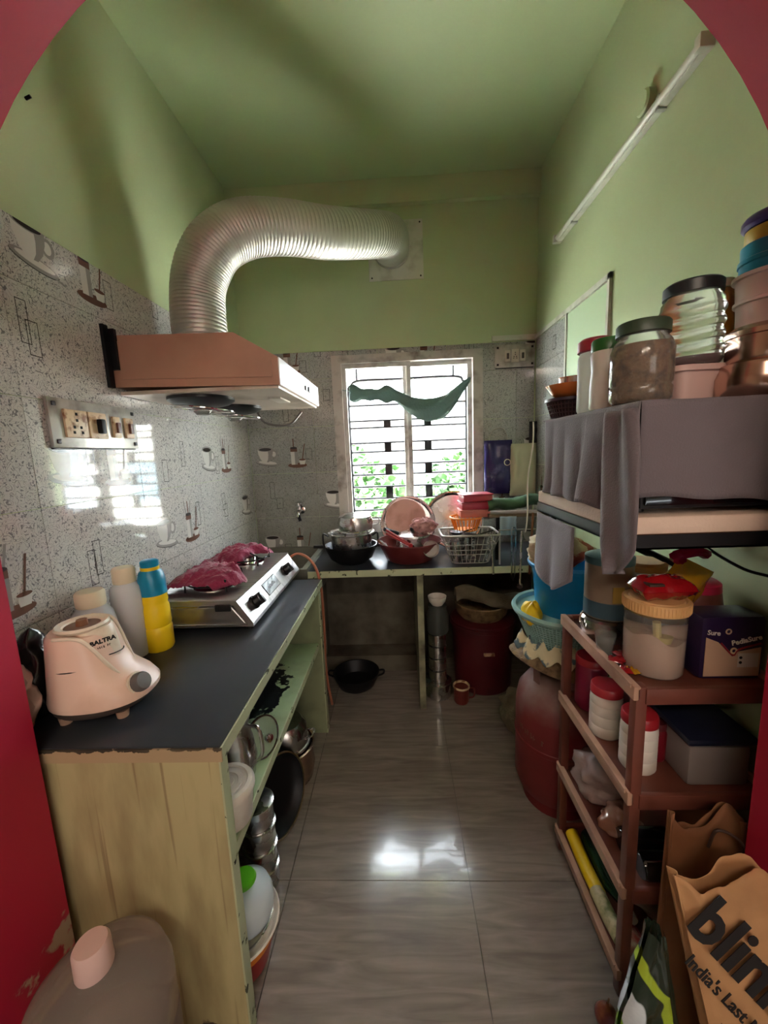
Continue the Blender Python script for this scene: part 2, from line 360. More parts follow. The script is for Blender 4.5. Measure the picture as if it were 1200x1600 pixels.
# the room behind the camera
struct('wall_rear', MB().box(-2.6, 2.6, -2.7, -2.6, 0, H), M_cream, smooth=False)
struct('wall_rear_left', MB().box(-2.7, -2.6, -2.7, AY1, 0, H), M_cream, smooth=False)
struct('wall_rear_right', MB().box(2.6, 2.7, -2.7, AY1, 0, H), M_cream, smooth=False)
struct('ceiling_rear', MB().box(-2.7, 2.7, -2.7, AY1, H, H+.12), M_cream, smooth=False)
t = thing('tube_lamp', 'white batten tube lamp on the ceiling of the room behind the arch', 'lamp', (-.2, -1.3, 2.6))
part('batten', MB().box(-.62, .62, -.03, .03, .0, .05, bev=.006), M_white, t)
part('stem', MB().box(-.5, -.47, -.01, .01, .05, .35).box(.47, .5, -.01, .01, .05, .35), M_white, t)

# ------------------------------------------------------------ wall tiles
ZR = [.50+.006, .72, 1.01, 1.30, 1.589, 1.879, 2.04]
def ell(cx, cy, rx, ry, n=18, rot=0):
    c, s = math.cos(rot), math.sin(rot)
    return [(cx + rx*math.cos(2*PI*k/n)*c - ry*math.sin(2*PI*k/n)*s, cy + rx*math.cos(2*PI*k/n)*s + ry*math.sin(2*PI*k/n)*c) for k in range(n)]
def quad(a, b, w):
    a, b = Vector(a), Vector(b); d = (b-a).normalized()*w/2; p = Vector((-d.y, d.x))
    return [tuple(a+p), tuple(a-p), tuple(b-p), tuple(b+p)]
def clip(poly, u0, u1, v0, v1):
    for ax, lim, sg in ((0, u0, 1), (0, u1, -1), (1, v0, 1), (1, v1, -1)):
        outp = []
        for i in range(len(poly)):
            a, b = poly[i-1], poly[i]; da, db = (a[ax]-lim)*sg, (b[ax]-lim)*sg
            if (da >= 0) != (db >= 0):
                t_ = da/(da-db); outp.append((a[0]+(b[0]-a[0])*t_, a[1]+(b[1]-a[1])*t_))
            if db >= 0: outp.append(b)
        poly = outp
        if len(poly) < 3: return None
    return poly
def motif(u, v):   # cup with saucer, canister with spoons, pot with pestle, ornaments; layer list (poly, mat)
    L_ = []
    a, b = u+.10, v+.115
    L_.append((ell(a+.008, b-.046, .075, .017, rot=-.14), 2)); L_.append((ell(a+.008, b-.044, .074, .0165, rot=-.14), 1)); L_.append((ell(a+.01, b-.041, .060, .010, rot=-.12), 0))
    L_.append((ell(a+.055, b+.012, .022, .026), 1)); L_.append((ell(a+.054, b+.012, .013, .017), 0))
    L_.append(([(a-.050, b+.045), (a-.047, b+.015), (a-.036, b-.015), (a-.018, b-.038), (a+.018, b-.038), (a+.036, b-.015), (a+.047, b+.015), (a+.050, b+.045)], 0))
    L_.append(([(a+.016, b+.045), (a+.018, b+.010), (a+.014, b-.02), (a+.004, b-.038), (a+.018, b-.038), (a+.036, b-.015), (a+.047, b+.015), (a+.050, b+.045)], 1))
    L_.append((ell(a, b+.045, .050, .015), 1)); L_.append((ell(a, b+.043, .040, .010), 2))
    L_.append((quad((a+.05, b-.055), (a+.10, b-.068), .006), 1))
    a, b = u+.285, v+.115
    L_.append((ell(a+.018, b-.065, .062, .016), 3))
    for dx in (-.016, 0, .015): L_.append((quad((a+dx*.6, b+.03), (a+dx*1.8, b+.105), .007), 1 if dx else 3))
    L_.append(([(a-.022, b+.045), (a-.020, b-.06), (a+.020, b-.06), (a+.022, b+.045)], 0))
    L_.append(([(a+.004, b+.045), (a+.004, b-.06), (a+.020, b-.06), (a+.022, b+.045)], 1))
    L_.append(([(a-.022, b+.045), (a-.0215, b+.022), (a+.0215, b+.022), (a+.022, b+.045)], 3)); L_.append((ell(a, b+.046, .022, .007), 2))
    L_.append(([(a+.03, b-.03), (a+.036, b-.06), (a+.066, b-.06), (a+.074, b-.03)], 0)); L_.append((ell(a+.052, b-.03, .022, .006), 3))
    L_.append((quad((a+.052, b-.03), (a+.072, b+.07), .006), 3))
    return L_
def ornament(u, v, w, h):
    e = .0022; return [([(u, v), (u+w, v), (u+w, v+e), (u, v+e)], 2), ([(u, v+h-e), (u+w, v+h-e), (u+w, v+h), (u, v+h)], 2),
                       ([(u, v), (u+e, v), (u+e, v+h), (u, v+h)], 2), ([(u+w-e, v), (u+w, v), (u+w, v+h), (u+w-e, v+h)], 2)]
PM = [M_prw, M_prg, M_prd, M_prb]
def tile_field(parent, rects, us, place, tm, phase, flip=False):
    for ci in range(len(us)-1):
        for ri in range(len(ZR)-1):
            for (a0, a1, b0, b1) in rects:
                u0, u1 = max(us[ci], a0), min(us[ci+1], a1); v0, v1 = max(ZR[ri], b0), min(ZR[ri+1], b1)
                if u1-u0 < .012 or v1-v0 < .012: continue
                q = MB(); g = .001
                corners = [(u0+g, v0+g), (u1-g, v0+g), (u1-g, v1-g), (u0+g, v1-g)]
                vs = [place(u, v, -.0058) for u, v in corners] + [place(u, v, 0) for u, v in corners]
                q.add(vs, [(0,1,2,3), (4,5,6,7), (0,1,5,4), (1,2,6,5), (2,3,7,6), (3,0,4,7)])
                tl = part('wall_tile', q, tm, parent, smooth=False)
                base_v = ZR[ri] if ri != 0 else ZR[1]-.29
                lay = []
                isM = (ci + ri + phase) % 2 == 0 and ri != 4
                if isM: lay += motif(us[ci], base_v)
                rr = random.Random(ci*31+ri*7+int(phase)*3)
                for _ in range(1 if isM else 2):
                    w, h = rr.choice([(.036, .09), (.030, .11), (.042, .07)])
                    pu = us[ci] + (rr.choice([.18, .36]) if isM else rr.uniform(.02, .33)); pv = base_v + (rr.uniform(.0, .1) if isM else rr.uniform(.02, .16))
                    lay = ornament(pu, pv, w, h) + lay
                pm = MB(); k = 0
                for poly, mi in lay:
                    k += 1
                    cp = clip(poly, u0+g, u1-g, v0+g, v1-g)
                    if not cp: continue
                    t0 = .0003 + k*.00005
                    nn = len(cp); pm.add([place(u, v, t0) for u, v in cp], [list(range(nn))], mi)
                if pm.f:
                    me = bpy.data.meshes.new('tile_print'); me.from_pydata(pm.v, [], pm.f)
                    for x in PM: me.materials.append(x)
                    me.polygons.foreach_set('material_index', pm.m)
                    o = bpy.data.objects.new('tile_print', me); C.objects.link(o); o.parent = tl
wl = bpy.data.objects['wall_left']; wbk = bpy.data.objects['wall_back']; wr = bpy.data.objects['wall_right']
usL = [.996 + .4235*k for k in range(-1, 5)]
tile_field(wl, [(AY1+.001, D-.001, .76, 2.04)], usL, lambda u, v, t: (XL+t, u, v), M_tileL, 0)
usB = [-.954 + .4235*k for k in range(0, 6)]
tile_field(wbk, [(XL+.001, WX0-.02, .76, 2.04), (WX1+.02, XR-.008, .76, 2.04), (WX0-.02, WX1+.02, .76, WZ0-.02), (WX0-.02, WX1+.02, WZ1+.02, 2.04)], usB, lambda u, v, t: (u, D-t, v), M_tileB, 1)
usR = [2.079 + .4235*k for k in range(0, 2)]
tile_field(wr, [(2.079, D-.008, .76, 2.04)], usR, lambda u, v, t: (XR-.006-t, u, v), M_tileB, 0)

# white battens edging the tiles
struct('trim_2', MB().box(XR-.012, XR, 1.672, D, 2.045, 2.068).box(XR-.012, XR, 1.672, 1.690, 1.60, 2.068).box(XR-.012, XR, 2.066, 2.079, .80, 2.045), M_white, smooth=False)
struct('trim_3', MB().box(.59, XR, D-.012, D, 2.045, 2.075), M_white, smooth=False)
ps = thing('painted_board', 'pale green board panel framed by white battens on right wall', 'board', (XR-.004, 1.88, 1.8))
part('board', MB().box(-.002, .004, -.185, .185, -.22, .24), mat('board_green', srgb(190, 210, 174), .35), ps, smooth=False)

# ------------------------------------------------------------ window
w = MB(); fy0, fy1 = D-.006, D+.075
w.box(WX0-.02, WX0+.04, fy0, fy1, WZ0-.02, WZ1+.02).box(WX1-.04, WX1+.02, fy0, fy1, WZ0-.02, WZ1+.02)
w.box(WX0+.04, WX1-.04, fy0, fy1, WZ1-.03, WZ1+.02).box(WX0+.04, WX1-.04, fy0, fy1, WZ0-.02, WZ0+.035)
win = struct('window_1', w, M_wood, smooth=False)
for (x0, x1, y0) in ((WX0+.04, .095, D+.012), (.045, WX1-.04, D+.042)):
    sm = MB(); t = .026; z0, z1 = WZ0+.035, WZ1-.03
    sm.box(x0, x0+t, y0, y0+.022, z0, z1).box(x1-t, x1, y0, y0+.022, z0, z1).box(x0+t, x1-t, y0, y0+.022, z0, z0+t).box(x0+t, x1-t, y0, y0+.022, z1-t, z1)
    s_ = part('sash', sm, M_wood, win, smooth=False)
    part('pane', MB().box(x0+t, x1-t, y0+.009, y0+.013, z0+t, z1-t), M_glassp, s_, smooth=False)
gr = thing('window_grille', 'black iron security grille of horizontal bars outside the window', 'grille', (0, D+.14, 0))
gx0, gx1 = -.315, .455
for z in (1.62, 1.575, 1.475, 1.415, 1.33, 1.262, 1.18, 1.10, 1.02, .965, 1.72):
    part('bar', MB().tube([(gx0, 0, z), (gx1, 0, z)], .0075, 6), M_darkiron, gr)
cr = spline([(gx0, 0, .94), (gx0, 0, 1.3), (gx0, 0, 1.78), (gx0+.02, 0, 1.85), (gx0+.08, 0, 1.88), (0, 0, 1.88), (gx1-.08, 0, 1.88), (gx1-.02, 0, 1.85), (gx1, 0, 1.78), (gx1, 0, 1.3), (gx1, 0, .94)], 60)
part('outer_bar', MB().tube(cr, .010, 6), M_darkiron, gr)
for x in (gx0+.06, gx1-.08): part('bar', MB().tube([(x, 0, 1.88), (x, 0, 1.99)], .0075, 6), M_darkiron, gr)
for (z0, z1) in ((1.575, 1.62), (1.415, 1.475), (1.262, 1.33), (1.10, 1.18)):
    for x in (-.066, .202): part('block', MB().box(x-.024, x+.024, -.006, .006, z0, z1, bev=.002), M_darkiron, gr)
part('bar', MB().tube([(gx0-.05, 0, 1.72), (gx0, 0, 1.72)], .0055, 6).tube([(gx1, 0, 1.72), (gx1+.05, 0, 1.72)], .0075, 6), M_darkiron, gr)
# net curtain rolled across the window
def netf(u, v):
    x = -.285 + .735*u; sag = 1.775 - .02*math.sin(PI*u) - (.105*math.sin(PI*(u-.36)/.64)**1.2 if u > .36 else 0) + (.05*max(0, (u-.8)/.2))
    a = 2*PI*v; r = .038 + .006*math.sin(u*46) + .008*math.sin(u*21+1)
    if u > .40: r = .036 + .030*math.sin(PI*(u-.40)/.60) - .022*max(0, (u-.85)/.15)
    r *= 1 + .10*math.sin(a*5 + u*18)
    return (x, D-.045 + r*.5*math.cos(a), sag + r*math.sin(a))
nb = part('rolled_curtain', MB().grid(90, 30, netf), M_net, ang=180); tag(nb, 'dark green net curtain rolled up and sagging across the window', 'curtain')
part('curtain_string', MB().tube([(-.33, D-.03, 1.80), (-.29, D-.035, 1.79)], .002, 5).tube([(.43, D-.035, 1.78), (.46, D-.03, 1.84)], .002, 5), M_net, nb)

# ------------------------------------------------------------ outside
struct('ground_outside', MB().box(-16, 16, D+.2, 26, -3.2, -3.1), mat('yard_concrete', srgb(206, 206, 200), .9, dirt=srgb(184, 184, 176), dsc=1), smooth=False)
bd = thing('neighbour_house', 'pale plastered neighbouring house seen through the window grille', 'house', (0, 11, -3.1))
M_nh = mat('neighbour_plaster', srgb(222, 220, 214), .9); M_nw = mat('neighbour_window', srgb(110, 130, 140), .2)
part('wall', MB().box(-6, 7, 0, 5, 0, 5.3), M_nh, bd, smooth=False)
part('roof', MB().box(-6.3, 7.3, -.4, 5.3, 5.3, 5.5), M_nh, bd, smooth=False)
for x in (-4.2, -1.7, .8, 3.3, 5.4):
    wq = part('window_frame', MB().box(x-.5, x+.5, -.06, .02, 3.3, 4.6), M_white, bd, smooth=False)
    part('pane', MB().box(x-.42, x+.42, -.08, -.05, 3.38, 4.52), M_nw, wq, smooth=False)
    part('sunshade', MB().box(x-.65, x+.65, -.5, 0, 4.7, 4.78), M_nh, bd, smooth=False)
def tree(x, y, h, r, lab, sd):
    rr = random.Random(sd); t = thing('tree', lab, 'tree', (x, y, -3.1), group='trees outside the window')
    part('trunk', MB().tube([(0, 0, 0), (.1, 0, h*.4), (0, .1, h*.8)], .12, 8), M_woodh, t)
    c = MB()
    for k in range(2600):
        d = Vector((rr.gauss(0, 1), rr.gauss(0, 1), rr.gauss(0, 1))).normalized()*r*rr.random()**.4; p = Vector((0, 0, h)) + Vector((d.x, d.y, d.z*.8))
        a = Vector((rr.uniform(-1, 1), rr.uniform(-1, 1), rr.uniform(-1, 1))).normalized()*.12; b = a.cross(Vector((rr.uniform(-1, 1), rr.uniform(-1, 1), 1))).normalized()*.07
        c.add([p-a, p+b, p+a, p-b], [(0, 1, 2, 3)])
    o = part('foliage', c, mat('leaf', srgb(40, 72, 30), .6, dirt=srgb(70, 100, 50), dsc=3), t, smooth=False); o['kind'] = 'stuff'
tree(-1.2, 7.2, 3.6, 1.4, 'leafy green tree outside, lower left of the window view', 1)
tree(1.7, 8.2, 3.5, 1.3, 'leafy green tree outside, right part of the window view', 2)

# ------------------------------------------------------------ left counter
lc = thing('kitchen_counter', 'long left counter with black stone top and pale green painted sides', 'counter', (0, 0, 0))
part('countertop', MB().box(XL+.001, -.405, .741, 1.86, .768, .80, bev=.003), M_slab, lc)
part('front_edge', MB().box(-.4055, -.401, .741, 1.862, .766, .797), M_edge, lc, smooth=False)
part('end_edge', MB().box(XL+.001, -.401, .7365, .741, .766, .797), M_edgetan, lc, smooth=False)
part('end_panel', MB().box(XL+.001, -.412, .743, .772, 0, .766), M_panel, lc, smooth=False)
part('panel_edge', MB().box(-.4125, -.408, .742, .773, 0, .766), M_edge, lc, smooth=False)
part('far_panel', MB().box(XL+.001, -.412, 1.80, 1.84, 0, .766), mat('green_panel', srgb(140, 146, 112), .5, dirt=srgb(96, 100, 76), dsc=5), lc, smooth=False)
part('panel_edge', MB().box(-.4125, -.408, 1.799, 1.841, 0, .766), M_edge, lc, smooth=False)
part('shelf', MB().box(XL+.001, -.428, .773, 1.80, .462, .49), M_shelf, lc, smooth=False)
part('shelf_edge', MB().box(-.4285, -.424, .773, 1.80, .460, .489), M_edge, lc, smooth=False)
# ------------------------------------------------------------ back counter
bc = thing('sink_counter', 'dim back counter with black stone top below the window', 'counter', (0, 0, 0))
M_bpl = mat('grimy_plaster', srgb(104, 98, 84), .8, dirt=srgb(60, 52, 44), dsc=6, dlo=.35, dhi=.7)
part('countertop', MB().box(-.50, XR-.007, 1.982, D-.001, .770, .80, bev=.003), M_slab, bc)
part('front_edge', MB().box(-.50, XR-.007, 1.977, 1.982, .766, .802), M_edge, bc, smooth=False)
part('divider', MB().box(.075, .108, 1.978, D-.001, 0, .769), mat('divider_paint', srgb(150, 148, 118), .6, dirt=srgb(70, 66, 52), dsc=7), bc, smooth=False)
part('plinth', MB().box(XL+.001, .075, 2.36, D-.001, 0, .11), M_bpl, bc, smooth=False)
part('back_plaster', MB().box(XL+.001, XR-.007, D-.006, D-.001, .0, .762), M_bpl, bc, smooth=False)
sk = thing('sink', 'grey cement sink basin in the left back corner below the tap', 'sink', (-.72, 2.24, 0))
sm = MB(); x0, x1, y0, y1 = -.225, .215, -.26, .272
sm.box(x0, x1, y0, y0+.03, .60, .815).box(x0, x1, y1-.03, y1, .60, .815).box(x0, x0+.03, y0+.03, y1-.03, .60, .815).box(x1-.03, x1, y0+.03, y1-.03, .60, .815)
sm.box(x0, x1, y0, y1, .58, .60)
part('basin', sm, mat('sink_cement', srgb(112, 112, 100), .5, dirt=srgb(78, 76, 66), dsc=7), sk, smooth=False)
part('drain', MB().lathe([(.0, .601), (.025, .601), (.03, .604), (.022, .604), (.02, .602)], 20), M_steel, sk)
for xx in (-.19, .18): part('support_block', MB().box(xx-.03, xx+.03, .15, .25, .111, .58), M_bpl, sk, smooth=False)
tp = thing('water_tap', 'chrome water tap on tiled wall above the sink', 'tap', (-.645, D-.001, 1.06))
part('body', MB().tube([(0, 0, 0), (0, -.07, 0), (0, -.10, -.01), (.0, -.115, -.035)], .013, 12), M_chrome, tp)
part('flange', MB().lathe([(0, 0), (.028, 0), (.026, .008), (.014, .012)], 20, mat=rotm('X', 90)), M_chrome, tp)
part('knob', MB().lathe([(0, .0), (.008, .0), (.008, .02), (.026, .026), (.028, .045), (.016, .055), (0, .056)], 18, c=(0, -.055, .008)), M_chrome, tp)
part('spout', MB().tube([(0, -.1, -.012), (.012, -.118, -.04), (.018, -.122, -.055)], .010, 10), M_darkiron, tp)

# ------------------------------------------------------------ switchboards
def board(loc, ax, w, h, items, name, label, big=1.):
    t = thing(name, label, 'switchboard', loc)
    def P(u, v, d): return (d, u, v) if ax == 'x' else (u, -d, v)
    def bx(u0, u1, v0, v1, d0, d1, bev=0):
        a, b = P(u0, v0, d0), P(u1, v1, d1); return MB().box(min(a[0], b[0]), max(a[0], b[0]), min(a[1], b[1]), max(a[1], b[1]), min(a[2], b[2]), max(a[2], b[2]), bev=bev)
    part('plate', bx(-w/2, w/2, -h/2, h/2, 0.001, .012, .003), M_plate, t)
    part('backing', bx(-w/2+.006, w/2-.006, -h/2-.004, h/2-.004, 0.0006, .004), M_darkiron, t)
    for su in (-1, 1):
        for sv in (-1, 1):
            a = bx(su*(w/2-.017)-.006, su*(w/2-.017)+.006, sv*(h/2-.017)-.006, sv*(h/2-.017)+.006, .012, .016, .0015); part('screw', a, M_darkiron, t)
    for (kind, u, ww) in items:
        hh = h*.58 if kind in 'SR' else h*.5
        b = part({'S': 'socket', 'R': 'regulator', 'K': 'switch'}[kind], bx(u-ww/2, u+ww/2, -hh/2, hh/2, .012, .020, .003), M_tan if big == 1 else M_whitep, t)
        if kind == 'S':
            for (du, dv) in ((0, .028), (0, .010), (-.012, -.01), (.012, -.01), (-.015, -.025), (.015, -.025)):
                part('pin_hole', bx(u+du*big-.004*big, u+du*big+.004*big, dv*big-.004*big, dv*big+.004*big, .0195, .0208), M_jet, b, smooth=False)
        elif kind == 'R':
            part('knob', bx(u-.010, u+.010, -.025, .02, .020, .038, .005), M_darkiron, b)
        else:
            part('rocker', bx(u-ww*.22, u+ww*.22, -hh*.28, hh*.22, .020, .029, .003), mat('rocker_brown', srgb(96, 58, 44), .4) if big == 1 else M_grey, b)
board((XL+.0006, 1.232, 1.529), 'x', .355, .138, [('S', -.095, .082), ('R', -.012, .074), ('K', .070, .034), ('K', .132, .040)], 'switchboard', 'grey switchboard with grubby beige sockets above the left counter')
board((.726, D-.0006, 1.955), 'y', .24, .132, [('K', -.045, .032), ('S', 0, .044), ('K', .045, .032)], 'switchboard', 'grey switchboard with three small white modules right of the window', .62)

# ------------------------------------------------------------ cooker hood
hd = thing('cooker_hood', 'pinkish brown chimney hood on left wall above the stove', 'cooker hood', (0, 0, 0))
y0, y1 = 1.345, 1.985; yb = XL+.001
prof = [(yb, 1.665), (-.388, 1.648), (-.388, 1.738), (-.53, 1.822), (yb, 1.832)]
part('shell', MB().prism([(x, z) for x, z in prof], y0, y1, 'y'), M_bake, hd, smooth=False)
part('side_panel', MB().prism([(yb+.03, 1.69), (-.41, 1.675), (-.41, 1.728), (-.535, 1.803), (yb+.03, 1.812)], y0-.004, y0, 'y'), M_bake, hd, smooth=False)
part('underside', MB().box(yb+.01, -.395, y0+.01, y1-.01, 1.640, 1.652), M_hoodu, hd, smooth=False)
fr = part('control_panel', MB().box(-.388, -.384, y0, y1, 1.650, 1.737), mat('hood_front', srgb(206, 204, 200), .3, .4), hd, smooth=False)
part('slider', MB().box(-.384, -.379, 1.70, 1.80, 1.685, 1.703).box(-.379, -.374, 1.74, 1.76, 1.684, 1.704), M_black, fr, smooth=False)
part('warning_mark', MB().prism([(1.865, 1.672), (1.925, 1.672), (1.895, 1.720)], -.384, -.3835, 'x'), M_black, fr, smooth=False)
for yy in (1.50, 1.80):
    fn = part('fan_intake', MB().lathe([(.02, 1.641), (.118, 1.641), (.118, 1.630), (.10, 1.618), (.06, 1.608), (.02, 1.606)], 32, c=(-.735, yy, 0)), M_black, hd)
    part('oil_cup', MB().lathe([(0, 1.578), (.022, 1.578), (.034, 1.592), (.036, 1.604), (.03, 1.606), (0, 1.606)], 24, c=(-.735, yy, 0)), M_clear, fn)
    part('guard_ring', MB().tube([(-.735+.112*math.cos(a*PI/12), yy+.112*math.sin(a*PI/12), 1.60 - .012*math.cos(a*PI/12)) for a in range(24)], .003, 6, closed=True), M_chrome, fn)
    part('guard_bar', MB().tube([(-.735-.112, yy, 1.612), (-.735, yy, 1.600), (-.735+.112, yy, 1.588)], .003, 6), M_chrome, fn)
part('lamp_cover', MB().box(-.50, -.45, 1.56, 1.70, 1.634, 1.641, bev=.003), M_whitep, hd)
part('wall_bracket', MB().box(XL+.0005, XL+.012, y0-.035, y0-.012, 1.66, 1.86), M_darkiron, hd, smooth=False)
part('bracket_strip', MB().box(XL+.0005, XL+.03, y0-.012, y0, 1.72, 1.85), M_darkiron, hd, smooth=False)
part('drain_pipe', MB().tube(spline([(-.66, 1.86, 1.635), (-.62, 1.87, 1.57), (-.52, 1.9, 1.56), (-.46, 1.93, 1.62)], 16), .005, 6), M_grey, hd)
# duct
dcp = [(-.785, 1.655, 1.832), (-.785, 1.655, 2.0), (-.765, 1.66, 2.13), (-.70, 1.68, 2.25), (-.60, 1.74, 2.335), (-.46, 1.84, 2.385), (-.30, 1.97, 2.42), (-.14, 2.12, 2.48), (-.035, 2.25, 2.535), (-.005, 2.36, 2.575), (0, 2.50, 2.592)]
dp = spline(dcp, 960)
duct = thing('exhaust_duct', 'ribbed aluminium exhaust duct bending from hood to the back wall', 'duct')
NR = 105
part('flexible_pipe', MB().tube(dp, .1, 40, rf=lambda t: 0.1015 + .0032*abs(math.sin(PI*NR*t))**.6 + .003*noise.noise(Vector((t*9, 0, 0)))), M_alu, duct, ang=80)
part('collar', MB().lathe([(.098, 0), (.112, 0), (.112, .02), (.098, .02)], 36, c=(-.785, 1.655, 1.83)), M_alu, duct)
vp = thing('vent_plate', 'square off-white plate around the duct outlet on back wall', 'plate', (.026, D-.001, 2.583))
part('plate', MB().box(-.162, .162, -.006, 0, -.162, .162, bev=.002), M_white, vp)
for a in (-1, 1):
    for b in (-1, 1): part('screw', MB().lathe([(0, 0), (.005, 0), (.004, .003), (0, .003)], 10, c=(a*.145, -.006, b*.145), mat=rotm('X', 90)), M_darkiron, vp)
part('ring', MB().lathe([(.100, 0), (.112, 0), (.112, .012), (.100, .012)], 36, c=(-.026, -.006, .01), mat=rotm('X', 90)), M_alu, vp)

# ------------------------------------------------------------ tube light etc. right wall
tl = thing('batten_light', 'slim unlit white batten light high on the right wall', 'lamp', (XR, 1.705, 2.434))
part('batten', MB().box(-.024, 0, -.47, .47, -.016, .016, bev=.004), M_white, tl)
part('diffuser', MB().tube([(-.024, -.465, 0), (-.024, .465, 0)], .012, 12), mat('tube_glass', srgb(206, 206, 194), .3), tl)
for s_ in (-1, 1): part('end_cap', MB().box(-.040, 0, s_*.48-.012, s_*.48+.012, -.018, .018, bev=.004), M_white, tl)
for s_ in (-.30, .30): part('clip', MB().box(-.028, 0, s_-.008, s_+.008, -.021, .021, bev=.002), M_plate, tl)
jb = part('junction_box', MB().lathe([(0, 0), (.036, 0), (.036, .022), (.03, .028), (0, .028)], 24, c=(XR, 1.49, 2.50), mat=rotm('Y', -90)), M_green); tag(jb, 'round green painted junction box above the tube light', 'junction box')
nl = part('nail', MB().tube([(XL, 1.157, 2.375), (XL+.015, 1.157, 2.38)], .004, 6), M_darkiron); tag(nl, 'small dark nail stuck in the upper left green wall', 'nail')

# ------------------------------------------------------------ stove
st = thing('gas_stove', 'stainless steel two-burner gas stove on black stone counter', 'stove', (0, 0, .80))
sx0, sx1, sxt, sy0, sy1 = -.925, -.53, -.585, 1.285, 1.93
bodyp = [(sx0, .022), (sx1, .022), (sx1, .035), (sxt, .118), (sx0, .118)]
part('body', MB().prism(bodyp, sy0, sy1, 'y'), M_steelb, st, smooth=False)
part('top_plate', MB().box(sx0-.004, sxt+.004, sy0-.004, sy1+.004, .117, .123, bev=.002), M_steelb, st)
part('side_panel', MB().prism([(sx0+.025, .036), (sx1-.03, .036), (sxt-.02, .095), (sx0+.025, .095)], sy0-.003, sy0, 'y'), M_steelb, st, smooth=False)
part('side_bead', MB().tube([(sx0+.02, sy0-.003, .032), (sx1-.022, sy0-.003, .032), (sxt-.012, sy0-.003, .1), (sx0+.02, sy0-.003, .1)], .003, 6, closed=True), M_chrome, st)
part('side_slot', MB().box(sxt-.075, sxt-.018, sy0-.006, sy0-.002, .082, .106, bev=.004), M_black, st)
sl = Vector((sx1-sxt, 0, .035-.118)).normalized(); nrm = Vector((.083, 0, .055)).normalized()
for yy in (1.375, 1.77):
    cc = Vector((sxt, yy, .118)) + sl*.05; Mt = frame(cc, (0, 1, 0), sl); q = Mt.to_3x3().col[2]
    if q.dot(nrm) < 0: Mt = frame(cc, (0, -1, 0), sl)
    kn = part('knob', MB().lathe([(0, 0), (.026, 0), (.026, .006), (.019, .010), (.018, .034), (0, .036)], 20, mat=Mt.to_4x4()), M_black, st)
    g = MB().box(-.006, .006, -.022, .022, .01, .042, bev=.002); g.v = [tuple(Mt @ Vector(p)) for p in g.v]; part('grip', g, M_black, kn)
Mt = frame(Vector((sxt, 1.575, .118)) + sl*.05 + nrm*.001, (0, 1, 0), -sl)
g = MB().box(-.075, .075, -.028, .028, 0, .0015); g.v = [tuple(Mt @ Vector(p)) for p in g.v]; bp = part('badge', g, M_ink, st, smooth=False)
g = MB().box(-.072, .072, -.025, .025, .0015, .002); g.v = [tuple(Mt @ Vector(p)) for p in g.v]; part('badge_face', g, M_silver, bp, smooth=False)
part('badge_text', scribble(frame(Vector((sxt, 1.575, .118)) + sl*.05 + nrm*.0032, (0, 1, 0), -sl), .085, .018, 9, 4), M_grey, bp, smooth=False)
for yy, r in ((1.44, .05), (1.77, .045)):
    br = part('burner', MB().lathe([(0, .123), (.075, .123), (.078, .127), (.06, .131), (.04, .128), (.038, .150), (.03, .156), (0, .156)], 28, c=(-.73, yy, 0)), M_chrome, st)
    part('burner_cap', MB().lathe([(0, .154), (.026, .154), (.022, .163), (0, .164)], 20, c=(-.73, yy, 0)), M_darkiron, br)
    pn = MB()
    for k in range(4):
        a = PI/4 + k*PI/2; c_, s__ = math.cos(a), math.sin(a)
        pn.tube([(-.73+.11*c_, yy+.11*s__, .124), (-.73+.108*c_, yy+.108*s__, .168), (-.73+.04*c_, yy+.04*s__, .172)], .004, 6)
    pn.tube([(-.73+.1*math.cos(a*PI/12), yy+.1*math.sin(a*PI/12), .150) for a in range(24)], .0035, 6, closed=True)
    part('pan_support', pn, M_darkiron, st)
for xx in (sx0+.03, sx1-.03):
    for yy in (sy0+.04, sy1-.04): part('foot', MB().lathe([(0, 0), (.014, 0), (.012, .023), (0, .023)], 14, c=(xx, yy, 0)), M_black, st)
hp = part('gas_hose', MB().tube(spline([(-.62, 1.945, .86), (-.55, 1.99, .90), (-.47, 1.965, .86), (-.425, 1.925, .76), (-.42, 1.93, .55), (-.43, 1.95, .25), (-.42, 2.0, .02)], 50), .007, 8), M_rubberhose); tag(hp, 'orange brown gas hose curving from the back of the stove', 'hose')
# maroon cloth crumpled over the burners
def mcl(u, v):
    y = 1.335 + .56*u; c0 = -.79 + .05*math.sin(u*7) + .03*u
    wd = .085 + .04*math.sin(u*9+.5) + .03*noise.noise(Vector((u*4, 1, 0))); x = c0 + (v-.5)*2*wd + .02*noise.noise(Vector((u*12, v*3, 4)))
    lump = .056*math.exp(-((y-1.44)/.10)**4) + .056*math.exp(-((y-1.77)/.095)**4)
    z = .930 + lump*math.exp(-((x+.74)/.115)**4)*1.0 + .020*abs(noise.noise(Vector((u*11, v*7, 2)))) + .018*abs(noise.noise(Vector((u*25, v*14, 9)))) + .004
    e = abs(v-.5)*2
    if e > .8: z -= (e-.8)*.05*(z-.925)/.02 if z > .93 else 0
    return (x, y, max(z, .9262) + (.004 if e < .95 else 0))
o = part('maroon_cloth', MB().grid(90, 34, mcl), M_maroon, solid=.0015, ang=180); tag(o, 'crumpled maroon cloth lying across the gas stove burners', 'cloth')

